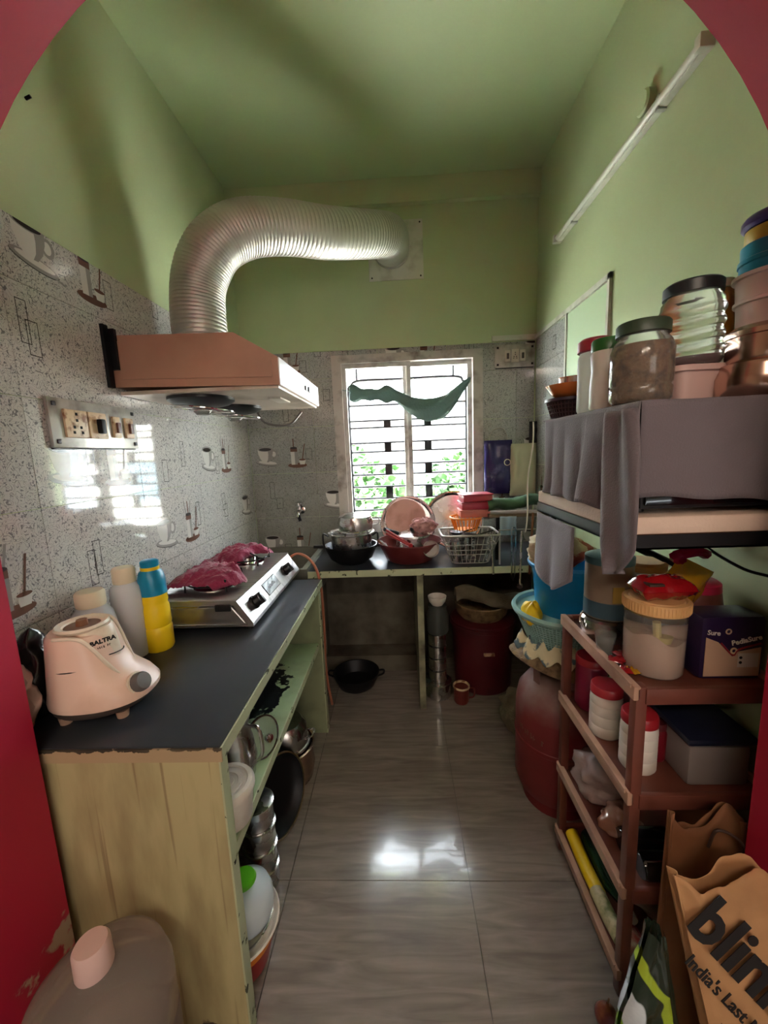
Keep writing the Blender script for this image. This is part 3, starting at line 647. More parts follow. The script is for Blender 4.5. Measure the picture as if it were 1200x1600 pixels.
# ------------------------------------------------------------ bottles and mixer on the left counter
def bottle(name, label, x, y, z, body, bm_, cap, cm_, extra=None, capname='cap', seg=32, cat='bottle'):
    t = thing(name, label, cat, (x, y, z)); part('body', MB().lathe(body, seg), bm_, t); part(capname, MB().lathe(cap, seg), cm_, t)
    for nm, pr, mm in (extra or []): part(nm, MB().lathe(pr, seg), mm, t)
    return t
bottle('plastic_bottle', 'stout frosted plastic bottle with ivory cap behind the mixer', -.888, 1.03, .8,
       [(0, 0), (.052, 0), (.056, .01), (.056, .155), (.05, .19), (.034, .212), (.032, .218)], M_frost, [(0, .214), (.036, .214), (.037, .222), (.037, .252), (.032, .258), (0, .259)], M_cap)
bottle('plastic_bottle', 'tall slim frosted bottle with ivory cap beside the blue and yellow one', -.868, 1.145, .8,
       [(0, 0), (.040, 0), (.044, .01), (.044, .205), (.040, .228), (.030, .240), (.028, .246)], M_frost, [(0, .243), (.031, .243), (.032, .248), (.032, .285), (.028, .291), (0, .292)], M_cap)
t = bottle('water_bottle', 'blue and yellow plastic sports bottle on the counter near the stove', -.812, 1.19, .8,
       [(0, 0), (.040, 0), (.044, .008), (.044, .075), (.041, .082), (.044, .09), (.042, .145), (.038, .155), (.041, .165), (.040, .19)], M_yel,
       [(0, .278), (.026, .278), (.027, .283), (.027, .296), (.022, .300), (0, .301)], M_teal,
       [('shoulder', [(.041, .188), (.041, .235), (.034, .262), (.024, .272), (.022, .276)], M_teal), ('neck_band', [(.022, .258), (.0275, .258), (.0275, .279), (.022, .279)], M_yel)])
# mixer grinder
mx = thing('mixer_grinder', 'pale pink mixer grinder base with grey knob at the counter end', 'mixer', (-.772, .885, .80), rz=math.radians(8)); mx.scale = (.9, .9, .9)
def loft(secs, n=40, p=2.4):
    mb = MB(); vs = []
    for (z, cx, cy, rx, ry, *tl) in secs:
        for k in range(n):
            a = 2*PI*k/n; c_, s__ = math.cos(a), math.sin(a)
            x = cx + rx*math.copysign(abs(c_)**(2/p), c_); y = cy + ry*math.copysign(abs(s__)**(2/p), s__)
            zz = z + (tl[0]*(x-cx)/rx if tl else 0); vs.append((x, y, zz))
    fs = [(i*n+k, i*n+(k+1) % n, (i+1)*n+(k+1) % n, (i+1)*n+k) for i in range(len(secs)-1) for k in range(n)] + [list(range(n-1, -1, -1)), [(len(secs)-1)*n+k for k in range(n)]]
    return mb.add(vs, fs)
part('base', loft([(.018, .0, 0, .10, .085), (.03, .01, 0, .118, .098), (.05, .015, 0, .125, .103)]), M_rubber, mx)
part('shell', loft([(.048, .015, 0, .131, .108), (.062, .015, 0, .133, .108), (.085, .008, 0, .122, .103), (.115, -.012, 0, .098, .096), (.16, -.022, 0, .084, .090), (.20, -.026, 0, .078, .084), (.228, -.028, 0, .073, .078, -.006), (.236, -.028, 0, .066, .071, -.006)], p=2.3), M_mix, mx)
part('front_bulge', loft([(.07, .020, 0, .062, .052), (.12, .014, 0, .058, .050), (.19, .006, 0, .052, .049), (.238, .0, 0, .050, .048), (.243, .0, 0, .046, .044)], p=2.), M_mixw, mx)
part('coupler_rim', MB().lathe([(.040, .240), (.058, .240), (.064, .248), (.060, .254), (.046, .250), (.040, .236)], 32, c=(-.022, 0, 0)), M_mixw, mx)
part('coupler_well', MB().lathe([(.0, .2435), (.042, .2435), (.042, .246), (0, .246)], 28, c=(-.022, 0, 0)), mat('coupler_brown', srgb(120, 92, 74), .6), mx)
part('coupler', MB().lathe([(0, .246), (.015, .246), (.013, .262), (0, .262)], 8, c=(-.022, 0, 0)), M_woodh, mx)
uc = spline([(-.045, -.080, .243), (.01, -.074, .235), (.035, -.063, .20), (.058, -.050, .15), (.078, -.034, .11), (.088, 0, .098), (.078, .034, .11), (.058, .050, .15), (.035, .063, .20), (.01, .074, .235), (-.045, .080, .243)], 50)
part('trim_rim', MB().tube(uc, .005, 8), M_mixw, mx)
ln = [(.015 + .0, 0, 0)]
part('seam_line', MB().tube([( -.021+.0845*math.cos(a), .0905*math.sin(a), .155) for a in [math.radians(d) for d in range(-120, -38, 6)]], .0016, 5), M_ink, mx)
part('seam_line', MB().tube([(.012+.0565*math.cos(a), .0515*math.sin(a), .165-.006*math.sin(a)) for a in [math.radians(d) for d in range(-60, 61, 8)]], .0016, 5), M_ink, mx)
kd = Vector((.9, -.25, .45)).normalized(); Mk = frame(Vector((.120, -.038, .082)), kd.cross(Vector((0, 0, 1))), kd.cross(kd.cross(Vector((0, 0, 1)))))
if Mk.to_3x3().col[2].dot(kd) < 0: Mk = frame(Vector((.120, -.038, .082)), -kd.cross(Vector((0, 0, 1))), kd.cross(kd.cross(Vector((0, 0, 1)))))
kn = part('knob', MB().lathe([(0, 0), (.027, 0), (.025, .02), (.022, .024), (0, .024)], 18, mat=Mk), M_grey, mx)
part('knob_ring', MB().lathe([(.024, -.006), (.031, -.006), (.031, .003), (.024, .003)], 24, mat=Mk), M_mixw, mx)
ta = math.radians(-42); tx, ty = math.cos(ta), math.sin(ta)
part('lettering', text_mesh('BALTRA', .0165, frame((.004+.060*tx, .058*ty, .212), (-ty, tx, 0), (0, 0, 1)), .0010, bold=.0006), M_ink, mx, smooth=False)
part('lettering', scribble(frame((.005+.061*tx, .059*ty, .197), (-ty, tx, 0), (0, 0, 1)), .032, .008, 7, 2, .001), M_inkb, mx, smooth=False)
for a, b in ((-.06, -.06), (-.06, .06), (.08, -.055), (.08, .055)): part('foot', MB().lathe([(0, 0), (.014, 0), (.017, .02), (0, .02)], 14, c=(a, b, 0)), mat('foot_rubber', srgb(160, 130, 110), .6), mx)
def bag_mesh(w, d, h, seed, amp=.012, n=18, tie=False, sx=1.):
    def fn(u, v):
        a = 2*PI*u; prof = math.sin(PI*min(1, v*1.02+.06))**.45 if not tie else (math.sin(PI*min(.86, v*.86+.1))**.6 if v < .82 else .22 + (v-.82)*2.2)
        c_, s__ = math.cos(a), math.sin(a)
        x = w/2*prof*math.copysign(abs(c_)**.7, c_); y = d/2*prof*math.copysign(abs(s__)**.7, s__); z = h*v
        q = Vector((x*22+seed, y*22, z*22)); k = noise.noise(q)*amp + noise.noise(q*2.3)*amp*.5
        return (x*(1+k/max(w, .02)*2), y*(1+k/max(d, .02)*2), max(0.001, z + (k*.3 if 0 < v < 1 else 0)))
    return MB().grid(n*2, n, fn)
t = thing('tied_bag', 'knotted clear plastic bag of groceries beside the red jamb', 'bag', (-.893, .775, .80))
part('bag', bag_mesh(.10, .065, .22, 3, .018, tie=True), mat('thin_polythene', srgb(196, 176, 160), .15, trans=.35, bump=.4, bsc=30, coat=.5), t, ang=180)
part('contents', bag_mesh(.08, .05, .12, 9, .012), mat('packet_brown', srgb(150, 90, 70), .4, dirt=srgb(176, 40, 30), dsc=14), t, ang=180)
t = thing('black_pouch', 'shiny black pouch squeezed between tied bag and tiled wall', 'bag', (-.905, .86, .80))
part('pouch', bag_mesh(.07, .09, .24, 5, .02), mat('black_foil', srgb(24, 22, 24), .2, coat=.5, bump=.4, bsc=30), t, ang=180)

# ------------------------------------------------------------ things on the shelves under the left counter
def vessel(name, label, cat, x, y, z, prof, m_, parts=(), rz=0, group=None, seg=36):
    t = thing(name, label, cat, (x, y, z), rz, group); part('body', MB().lathe(prof, seg), m_, t)
    for nm, mb, mm in parts: part(nm, mb, mm, t)
    return t
ZS = .49
t = vessel('lidded_tub', 'white plastic tub with ridged lid on the shelf behind end panel', 'tub', -.468, .862, ZS-.02, [(0, .021), (.05, .021), (.058, .03), (.066, .12), (.066, .13)], M_whitep,
           [('lid', MB().lathe([(0, .150), (.02, .150), (.022, .147), (.03, .147), (.032, .150), (.042, .150), (.044, .147), (.052, .147), (.055, .151), (.066, .149), (.071, .140), (.071, .127), (.066, .127)], 36), M_whitep)]); t.scale = (1, 1, .84); t.location.z = ZS-.017
t = vessel('steel_jug', 'stainless steel jug with handle standing behind the white tub', 'jug', -.50, 1.00, ZS, [(0, 0), (.045, 0), (.05, .01), (.058, .06), (.05, .12), (.04, .16), (.048, .19), (.052, .20), (.049, .20), (.036, .16)], M_steel,
           [('handle', MB().tube(spline([(.044, -.01, .17), (.085, -.03, .175), (.09, -.03, .10), (.052, -.015, .05)], 18), .005, 8), M_steel)])
pl = thing('glass_pan_lid', 'glass pan lid leaning on its edge beside the steel jug', 'lid', (-.452, 1.08, ZS)); 
Mr = Matrix.Translation((0, 0, .062)) @ rotm('Z', 62) @ rotm('X', 76)
part('glass', MB().lathe([(0, .018), (.02, .017), (.045, .008), (.06, 0)], 32, mat=Mr), M_clear, pl)
part('rim', MB().lathe([(.058, -.002), (.063, -.002), (.063, .003), (.058, .003), (.058, -.002)], 36, mat=Mr), M_steel, pl)
part('knob', MB().lathe([(0, .018), (.008, .018), (.013, .03), (.012, .036), (0, .038)], 14, mat=Mr), M_chrome, pl)
# floor level under the shelf
rt = thing('red_tub', 'red and orange plastic tub with white rim on floor behind end panel', 'tub', (-.497, .895, 0))
part('body', MB().lathe([(0, 0), (.075, 0), (.08, .008), (.10, .09)], 40), M_redp, rt)
part('band', MB().lathe([(.10, .088), (.108, .118), (.104, .118), (.096, .088)], 40), M_orange, rt)
part('rim', MB().lathe([(.108, .116), (.116, .128), (.112, .132), (.100, .120)], 40), M_whitep, rt)
t = vessel('steel_bowl', 'shallow steel bowl nested in the red tub', 'bowl', -.497, .895, .095, [(0, 0), (.06, .0), (.085, .02), (.098, .045), (.094, .046), (.08, .024), (0, .006)], M_steel)
t = vessel('casserole', 'white insulated casserole with a green lid knob inside the tub', 'casserole', -.478, .915, .118, [(0, 0), (.06, 0), (.075, .012), (.078, .06), (.07, .085), (.045, .105), (.02, .112), (0, .113)], mat('casserole_white', srgb(206, 218, 226), .25),
           [('knob', MB().lathe([(0, .112), (.03, .112), (.036, .12), (.032, .128), (0, .13)], 26), mat('lime_plastic', srgb(90, 176, 30), .3))])
for k, (lab) in enumerate(['bottom steel canister of the stack on floor under left shelf', 'second steel canister of the stack under left shelf', 'third steel canister of the stack under left shelf', 'topmost steel canister of the stack under left shelf']):
    z = k*.078
    vessel('steel_canister', lab, 'canister', -.50, 1.095, z+.0005*k, [(0, 0), (.048, 0), (.052, .006), (.052, .066), (.056, .068), (.056, .074), (.048, .0775), (0, .0775)], M_steel, group='stacked steel canisters under the left shelf')
t = thing('frying_pan', 'large blackened frying pan leaning on edge under the left shelf', 'pan', (-.525, 1.29, .002))
Mp = Matrix.Translation((0, 0, .14)) @ rotm('Z', 68) @ rotm('X', 78)
part('pan', MB().lathe([(0, 0), (.10, .0), (.125, .012), (.14, .04), (.143, .04), (.130, .008), (.10, -.005), (0, -.005)], 44, mat=Mp), M_darkiron, t)
part('rim', MB().lathe([(.139, .038), (.145, .038), (.145, .043), (.139, .043), (.139, .038)], 44, mat=Mp), mat('worn_brass', (.5, .38, .22, 1), .35, 1), t)
t = vessel('cooking_pot', 'large dented aluminium pot on floor at far end of left counter', 'pot', -.535, 1.52, 0, [(0, 0), (.085, 0), (.11, .02), (.12, .07), (.112, .14), (.116, .165), (.124, .17), (.116, .172), (.105, .14), (.10, .03), (0, .01)], M_warmmetal)
t = vessel('cooking_pot', 'smaller steel pot stacked upside down on the large pot under shelf', 'pot', -.535, 1.52, .173, [(.098, 0), (.106, 0), (.104, .008), (.098, .01), (.094, .08), (.075, .105), (0, .11)], M_steel,
           [('handle', MB().tube(spline([(.095, -.03, .04), (.125, -.02, .05), (.125, .02, .05), (.095, .03, .04)], 14), .004, 6), M_steel)])

# ------------------------------------------------------------ large translucent bottle in front of the counter
t = thing('water_container', 'big smoky translucent water container with pale pink cap before end panel', 'container', (-.612, .585, 0))
part('body', MB().lathe([(0, 0), (.115, 0), (.125, .012), (.125, .10), (.119, .11), (.125, .12), (.125, .28), (.119, .29), (.125, .30), (.125, .38), (.115, .42), (.085, .445), (.045, .455), (.029, .462), (.029, .475)], 48), M_browncl, t)
part('cap', MB().lathe([(0, .462), (.031, .462), (.032, .466), (.031, .512), (.027, .519), (0, .52)], 32), M_pink, t)

# ------------------------------------------------------------ floor level under the back counter
vessel('black_kadai', 'sooty black wok with loop handles on floor under the sink counter', 'wok', -.30, 2.19, 0, [(0, 0), (.07, .002), (.11, .03), (.135, .085), (.14, .105), (.134, .104), (.105, .04), (0, .012)], M_darkiron,
       [('handle', MB().tube(spline([(s*.13, -.03, .09), (s*.165, -.02, .10), (s*.165, .02, .10), (s*.13, .03, .09)], 12), .006, 6), M_darkiron) for s in (-1, 1)])
vessel('steel_pot', 'round steel pot at the bottom of stack under back counter', 'pot', .185, 2.10, 0, [(0, 0), (.06, 0), (.07, .01), (.072, .09), (.078, .098), (.075, .10), (.0, .10)], M_steel)
for k in range(4):
    lab = ['lowest', 'second', 'third', 'topmost'][k] + ' of the slim steel tiffin tins beside the divider under back counter'
    vessel('tiffin_tin', lab, 'tin', .185, 2.10, .101 + k*.073, [(0, 0), (.046, 0), (.05, .004), (.05, .062), (.053, .064), (.053, .070), (0, .0725)], M_steel, group='steel tiffin tins under the back counter')
vessel('plastic_jar', 'dark glass jar standing on the stack of steel tins', 'jar', .19, 2.10, .101+4*.073, [(0, 0), (.055, 0), (.06, .01), (.062, .10), (.05, .135), (.052, .16), (0, .16)], mat('murky_plastic', srgb(62, 66, 62), .3))
vessel('steel_bowl', 'pale steel bowl topping the pile beside the counter divider', 'bowl', .19, 2.10, .554, [(0, 0), (.03, 0), (.045, .02), (.052, .05), (.05, .051), (.04, .02), (0, .006)], M_whitep)
vessel('red_mug', 'small brownish red mug with pale rim on floor under back counter', 'mug', .31, 2.04, 0, [(0, 0), (.038, 0), (.042, .01), (.042, .09)], mat('mug_red', srgb(112, 46, 40), .4), [('rim', MB().lathe([(.042, .088), (.047, .09), (.047, .10), (.042, .10), (.038, .088)], 28), M_tan), ('handle', MB().tube(spline([(.04, 0, .08), (.07, 0, .075), (.07, 0, .03), (.04, 0, .02)], 12), .005, 6), mat('mug_handle', srgb(112, 46, 40), .4))])
t = vessel('storage_drum', 'dark red plastic storage drum under the back counter', 'drum', .47, 2.24, 0, [(0, 0), (.155, 0), (.165, .01), (.18, .38), (.186, .385), (.186, .42), (.17, .43), (0, .432)], M_drum,
           [('latch', MB().box(-.03, .03, -.190, -.174, .26, .275, bev=.003), M_tan), ('lid_rim', MB().lathe([(.186, .385), (.192, .387), (.192, .405), (.186, .408)], 40), M_drum)])
t = vessel('cane_basket', 'round cane basket resting on the red drum', 'basket', .46, 2.22, .433, [(0, 0), (.12, 0), (.145, .03), (.155, .085), (.150, .09), (.138, .03), (0, .012)], M_cane)
def sack(u, v):
    x = .30 + .48*u; return (x, 2.10 + .10*v + .02*math.sin(u*9), .525 + .06*math.sin(PI*v) + .05*math.exp(-((u-.1)/.25)**2) + .012*noise.noise(Vector((u*7, v*5, 0))))
o = part('jute_sack', MB().grid(30, 10, sack), M_jute, solid=.012, ang=180); tag(o, 'folded greenish grey sack lying over the cane basket', 'sack')

# ------------------------------------------------------------ things on the back counter
ZC = .80
vessel('black_wok', 'heavy dark wok with side handles on back counter under steel pots', 'wok', -.285, 2.16, ZC, [(0, 0), (.08, 0), (.12, .03), (.145, .085), (.15, .105), (.144, .104), (.115, .04), (0, .012)], M_darkiron,
       [('handle', MB().box(-.215, -.14, -.012, .012, .085, .103, bev=.005), M_black), ('handle', MB().box(.14, .20, -.012, .012, .085, .103, bev=.005), M_black)])
vessel('steel_strainer_pot', 'wide steel pot with two loop handles nested in the wok', 'pot', -.28, 2.16, ZC+.045, [(0, 0), (.09, 0), (.11, .02), (.118, .12), (.132, .128), (.13, .131), (.112, .125), (.10, .03), (0, .01)], M_steel,
       [('handle', MB().tube(spline([(s*.122, -.05, .115), (s*.15, -.055, .13), (s*.148, -.05, .06), (s*.12, -.048, .05)], 14), .005, 6), M_darkiron) for s in (-1, 1)])
vessel('steel_handi', 'shiny steel round pot upside down topping the wok pile', 'pot', -.255, 2.17, ZC+.177, [(.094, 0), (.1, .004), (.094, .012), (.102, .05), (.09, .085), (.06, .1), (0, .104)], M_steel,
       [('handle', MB().tube(spline([(.098, 0, .03), (.13, 0, .04), (.132, 0, .07), (.098, .0, .075)], 12), .004, 6), M_steel)])
t = vessel('red_washtub', 'wide red plastic washing tub full of dishes on back counter', 'tub', .045, 2.17, ZC, [(0, 0), (.11, 0), (.13, .01), (.168, .09), (.180, .115), (.184, .116), (.184, .109), (.176, .108), (.163, .088), (.125, .014), (0, .008)], mat('tub_red', srgb(98, 38, 38), .35))
vessel('pressure_cooker', 'dark steel pressure cooker standing in the red washing tub', 'cooker', .065, 2.18, ZC+.012, [(0, 0), (.085, 0), (.092, .01), (.092, .12), (.098, .125), (.096, .135), (.05, .15), (0, .153)], M_steel,
       [('lid_valve', MB().lathe([(0, .15), (.012, .15), (.014, .17), (0, .176)], 14), M_black), ('long_handle', MB().tube([(-.08, -.05, .15), (-.155, -.09, .185)], .011, 8), M_black)])
def plate(name, label, x, y, z, r, tx, tz, mm=M_steel, ring=True, grp=None):
    t = thing(name, label, 'plate', (x, y, z)); A = Matrix.Translation((0, 0, r*math.sin(math.radians(tx)))) @ rotm('Z', tz) @ rotm('X', tx)
    part('dish', MB().lathe([(0, 0), (r*.86, 0), (r*.92, .012), (r*.985, .015), (r, .013), (r*.98, .010), (r*.93, .007), (r*.88, -.004), (0, -.004)], 48, mat=A), mm, t)
    part('rim', MB().lathe([(r*.985, .011), (r, .011), (r, .017), (r*.985, .017), (r*.985, .011)], 48, mat=A), M_darkiron if ring else mm, t); return t
plate('steel_plate', 'large round steel tray with dark rim leaning on window, behind red tub', .045, 2.40, ZC+.001, .17, 80, 0)
plate('steel_plate', 'round steel tray leaning on window behind the red boxes', .33, 2.43, ZC+.001, .178, 82, -4)
plate('small_plate', 'small pale dish standing on edge at right of the red tub', .155, 2.05, ZC+.045, .045, 80, 10, mat('bone_dish', srgb(170, 160, 150), .3), False)
t = thing('red_tongs', 'bright red plastic tongs sticking out of the washing tub', 'tongs', (-.02, 2.08, ZC+.12))
for k in (0, 1): part('arm', MB().tube([(-.06, 0, .055+.02*k), (0, -.01, .025+.012*k), (.07, -.015, -.015+.004*k)], .007, 8), M_redp, t)
part('hinge', MB().lathe([(0, -.01), (.012, -.01), (.012, .01), (0, .01)], 12, c=(.07, -.015, -.013), mat=rotm('X', 90)), M_redp, t)
t = thing('wooden_board', 'pinkish round board propped behind pressure cooker in the tub', 'board', (.03, 2.285, ZC+.118))
part('board', MB().lathe([(0, -.006), (.115, -.006), (.12, 0), (.115, .006), (0, .006)], 40, mat=Matrix.Translation((0, 0, .10)) @ rotm('X', 78)), mat('board_pink', srgb(196, 150, 138), .5, dirt=srgb(150, 104, 90), dsc=9), t)
def scr(u, v):
    a, b = 2*PI*u, PI*v; r = .055 + .02*noise.noise(Vector((math.cos(a)*2.5, math.sin(a)*2.5, v*5)))+.010*noise.noise(Vector((math.cos(a)*7, math.sin(a)*7, v*11)))
    return (.13 + r*1.25*math.sin(b)*math.cos(a), 2.17 + r*math.sin(b)*math.sin(a), ZC+.195 + r*.75*math.cos(b))
o = part('dish_cloth', MB().grid(40, 24, scr), mat('pink_rag', srgb(200, 150, 148), .9, bump=.4, bsc=60, dirt=srgb(130, 84, 84), dsc=30), ang=180); tag(o, 'crumpled pale pink dish cloth on top of pressure cooker', 'cloth')
for k, (dx, ang, lab) in enumerate([(-.10, 20, 'steel ladle leaning out at left of the washing tub'), (-.115, 34, 'brown handled knife leaning at left rim of washing tub')]):
    t = thing('ladle' if k == 0 else 'knife', lab, 'ladle' if k == 0 else 'knife', (.045+dx, 2.12-.02*k, ZC+.07))
    part('handle', MB().tube([(0, 0, 0), (-.06, 0, .055+.01*k)], .006, 8), M_steel if k == 0 else M_woodh, t)
    part('bowl' if k == 0 else 'blade', MB().lathe([(0, -.01), (.015, -.006), (.02, .004)], 16) if k == 0 else MB().box(-.004, .05, -.001, .001, -.03, -.006), M_steel, t)
# wire dish basket
wb_ = thing('dish_rack', 'wire dish drainer basket of utensils on right of back counter', 'dish rack', (.365, 2.10, ZC))
def ring(z, a, b): return [(x*a, y*b, z) for x, y in ((-1, -1), (1, -1), (1, 1), (-1, 1))]
def rring(z, a, b, r=.03):
    o = []
    for sx, sy, st_ in ((1, -1, -90), (1, 1, 0), (-1, 1, 90), (-1, -1, 180)):
        for k in range(5):
            an = math.radians(st_ + k*22.5); o.append((sx*(a-r) + r*math.cos(an), sy*(b-r) + r*math.sin(an), z))
    return o
M_wire = mat('pale_wire', srgb(160, 156, 146), .4, .5)
part('top_rail', MB().tube(rring(.165, .15, .11), .006, 8, closed=True), M_wire, wb_)
for z, a, b in ((.01, .095, .07), (.06, .115, .085), (.085, .122, .09), (.115, .133, .098)):
    part('wire', MB().tube(rring(z, a, b), .0025, 6, closed=True), M_wire, wb_)
for k in range(9):
    f_ = -1 + 2*k/8
    for s in (-1, 1): part('wire', MB().tube([(f_*.095*.9, s*.07, .01), (f_*.15*.9, s*.11, .165)], .002, 5), M_wire, wb_)
for k in range(5):
    f_ = -1 + 2*k/4
    for s in (-1, 1): part('wire', MB().tube([(s*.095, f_*.07*.85, .01), (s*.15, f_*.11*.85, .165)], .002, 5), M_wire, wb_)
part('wire_floor', MB().tube([(-.09, 0, .008), (.09, 0, .008)], .002, 5).tube([(0, -.068, .008), (0, .068, .008)], .002, 5).tube([(-.05, -.068, .008), (-.05, .068, .008)], .002, 5).tube([(.05, -.068, .008), (.05, .068, .008)], .002, 5), M_wire, wb_)
for k, (x, y, r, h, mm, lab) in enumerate([(-.07, -.02, .035, .11, M_steel, 'steel tumbler at left inside the wire drainer'), (-.005, .03, .035, .12, M_steel, 'steel tumbler in the middle of wire drainer'), (.065, -.02, .033, .12, M_grey, 'grey tumbler at right inside the wire drainer')]):
    vessel('tumbler', lab, 'tumbler', .365+x, 2.10+y, ZC+.012, [(0, 0), (r*.8, 0), (r, h), (r*.96, h), (r*.75, .006), (0, .006)], mm)
t = thing('orange_basket', 'small slatted orange plastic basket on top of the wire drainer', 'basket', (.36, 2.14, ZC+.168))
Mb = rotm('Z', 0)
part('floor', MB().lathe([(0, 0), (.062, 0), (.062, .005), (0, .005)], 28), M_orange, t)
for k in range(22):
    a = 2*PI*k/22; part('slat', MB().tube([(.06*math.cos(a), .06*math.sin(a), .003), (.083*math.cos(a), .083*math.sin(a), .07)], .0035, 5), M_orange, t)
part('rim', MB().tube([(.085*math.cos(a*PI/14), .085*math.sin(a*PI/14), .072) for a in range(28)], .005, 6, closed=True), M_orange, t)
M_rbox = mat('crimson_plastic', srgb(160, 44, 62), .4); M_rbox2 = mat('coral_plastic', srgb(196, 112, 98), .4)
for k, (mm, lab) in enumerate([(M_rbox2, 'lowest pale red plastic box of the pile by the window'), (M_rbox, 'middle crimson plastic box of the pile by the window'), (M_rbox, 'topmost crimson plastic box tilted on the pile by the window')]):
    z = ZC + .242 + k*.0425
    t = thing('plastic_box', lab, 'box', (.405 + .004*k, 2.15, z), rz=.06*k, group='red boxes piled by the window')
    part('box', MB().box(-.08, .08, -.055, .055, 0, .036, bev=.008), mm, t); part('lid', MB().box(-.084, .084, -.059, .059, .034, .042, bev=.003), mm, t)
for k, (x, r, lab) in enumerate([(.30, .04, 'black ladle bowl resting on left rim of wire drainer'), (.37, .034, 'small dark ladle bowl at front of wire drainer')]):
    vessel('ladle_bowl', lab, 'ladle', x, 2.07 - .05*k, ZC+.155 - .01*k, [(0, 0), (r*.6, .003), (r, .02), (r*.96, .02), (0, .005)], M_black, [('handle', MB().tube([(r*.9, .0, .018), (r+.09, .05, .03)], .004, 6), M_black)])
# hanging rail with utensils and things on it
hr = thing('utensil_rail', 'thin wire rail with hanging ladles at right of the back counter', 'rail', (.64, 2.02, 0))
part('rail', MB().tube([(-.13, 0, .985), (.20, 0, .985)], .004, 6), M_wire, hr)
part('post', MB().tube([(.17, .0, .80), (.17, 0, .985)], .005, 6), M_wire, hr)
part('post', MB().tube([(-.125, .0, .80), (-.125, 0, .985)], .005, 6), M_wire, hr)
def hang(label, x, y, z0, z1, w_, mm, tip, loop=True, nm='ladle'):
    t = thing(nm, label, nm.replace('_', ' '), (x, y, z0))
    if loop: part('handle', MB().tube([(-w_, 0, z1-z0), (-w_*.8, 0, .03), (0, 0, 0), (w_*.8, 0, .03), (w_, 0, z1-z0), (w_*.6, 0, z1-z0+.012), (-w_*.6, 0, z1-z0+.012)], .004, 6, closed=True), mm, t)
    else: part('handle', MB().tube([(0, 0, 0), (w_, 0, z1-z0)], .006, 8), mm, t)
    if tip: part('head', MB().lathe([(0, -.006), (tip, -.004), (tip, .004), (0, .006)], 18, mat=rotm('X', 90)), M_steel, t)
hang('steel tongs hanging from the wire rail, leftmost', .57, 1.965, .73, .995, .010, M_steel, 0, nm='tongs')
hang('steel perforated ladle hanging beside the tongs', .605, 1.965, .70, .99, .006, M_steel, .016, False)
hang('brown wooden spatula hanging right of the steel ladle', .655, 1.97, .76, 1.08, .014, M_woodh, .0, False, nm='spatula')
hang('steel skewer leaning against front of the wire drainer', .47, 1.968, .765, .98, -.012, M_steel, .0, False, nm='skewer')
hang('thin dark rod leaning at far right of the back counter', .725, 1.96, .70, .95, .06, M_wire, .0, False, nm='rod')
def tarp(u, v):
    x = .47 + .33*u; a = v*2*PI; r = .030 + .006*noise.noise(Vector((u*9, math.cos(a)*2, math.sin(a)*2))); return (x, 2.12 + r*1.6*math.cos(a), 1.10 + .03*u + r*math.sin(a) + .006*math.sin(u*11))
tg = thing('shelf_ledge', 'narrow wooden ledge carrying a green roll right of the window', 'ledge', (.64, 2.12, 0))
part('board', MB().box(-.17, .205, -.06, .06, 1.045, 1.062), mat('ledge_wood', srgb(110, 92, 74), .7), tg, smooth=False)
for x in (-.112, .19): part('leg', MB().box(x-.01, x+.01, -.01, .01, .80, 1.045), M_darkiron, tg, smooth=False)
o = part('green_roll', MB().grid(30, 16, tarp), M_green2, ang=180); tag(o, 'dark green rolled plastic sheet lying on ledge right of window', 'sheet')
o = part('pale_cloth', MB().grid(14, 10, lambda u, v: (.525+.085*u, 2.055+.004*math.sin(u*12), 1.05-.10*v)), M_lightblue, solid=.003, ang=180); tag(o, 'pale blue grey cloth hanging below the green roll', 'cloth')
# packets hanging on the wall beside the window
def pouch(u, v, w, h, d, s):
    e = min(1, 4*min(u, 1-u, v, 1-v) + .02)**.5; return (w*(u-.5), 0, h*(v-.5)), e*d + .012*noise.noise(Vector((u*4+s, v*4, 0)))
def pillow(w, h, d, s, n=18):
    mb = MB()
    for sg in (-1, 1):
        def fn(u, v):
            (x, y, z), e = pouch(u, v, w, h, d, s+sg); return (x, sg*max(.0004, e if min(u, 1-u, v, 1-v) > 0 else .0004), z)
        mb.grid(n, n, fn)
    return mb
t = thing('snack_packet', 'shiny navy blue packet hanging on the wall right of window', 'packet', (.615, D-.06, 1.29))
part('packet', pillow(.17, .33, .025, 1), M_navy, t, ang=180)
part('hanger', MB().tube(spline([(-.05, .02, .16), (-.03, .03, .22), (.03, .035, .24), (.06, .03, .2), (.06, .02, .16)], 18), .003, 5), M_wire, t)
part('emblem', MB().lathe([(.016, 0), (.02, 0), (.02, .001), (.016, .001), (.016, 0)], 24, c=(.045, -.045, .03), mat=rotm('X', 90)), M_whitep, t)
t = thing('khaki_pouch', 'pale khaki pouch hanging beside the navy packet', 'pouch', (.765, D-.07, 1.27)); part('pouch', pillow(.16, .32, .03, 5), M_khaki, t, ang=180)
t = thing('dark_hook_bag', 'small dark cloth scrap hanging from hook near the corner', 'scrap', (.83, D-.05, 1.49)); part('scrap', pillow(.05, .14, .012, 8), M_black, t, ang=180)

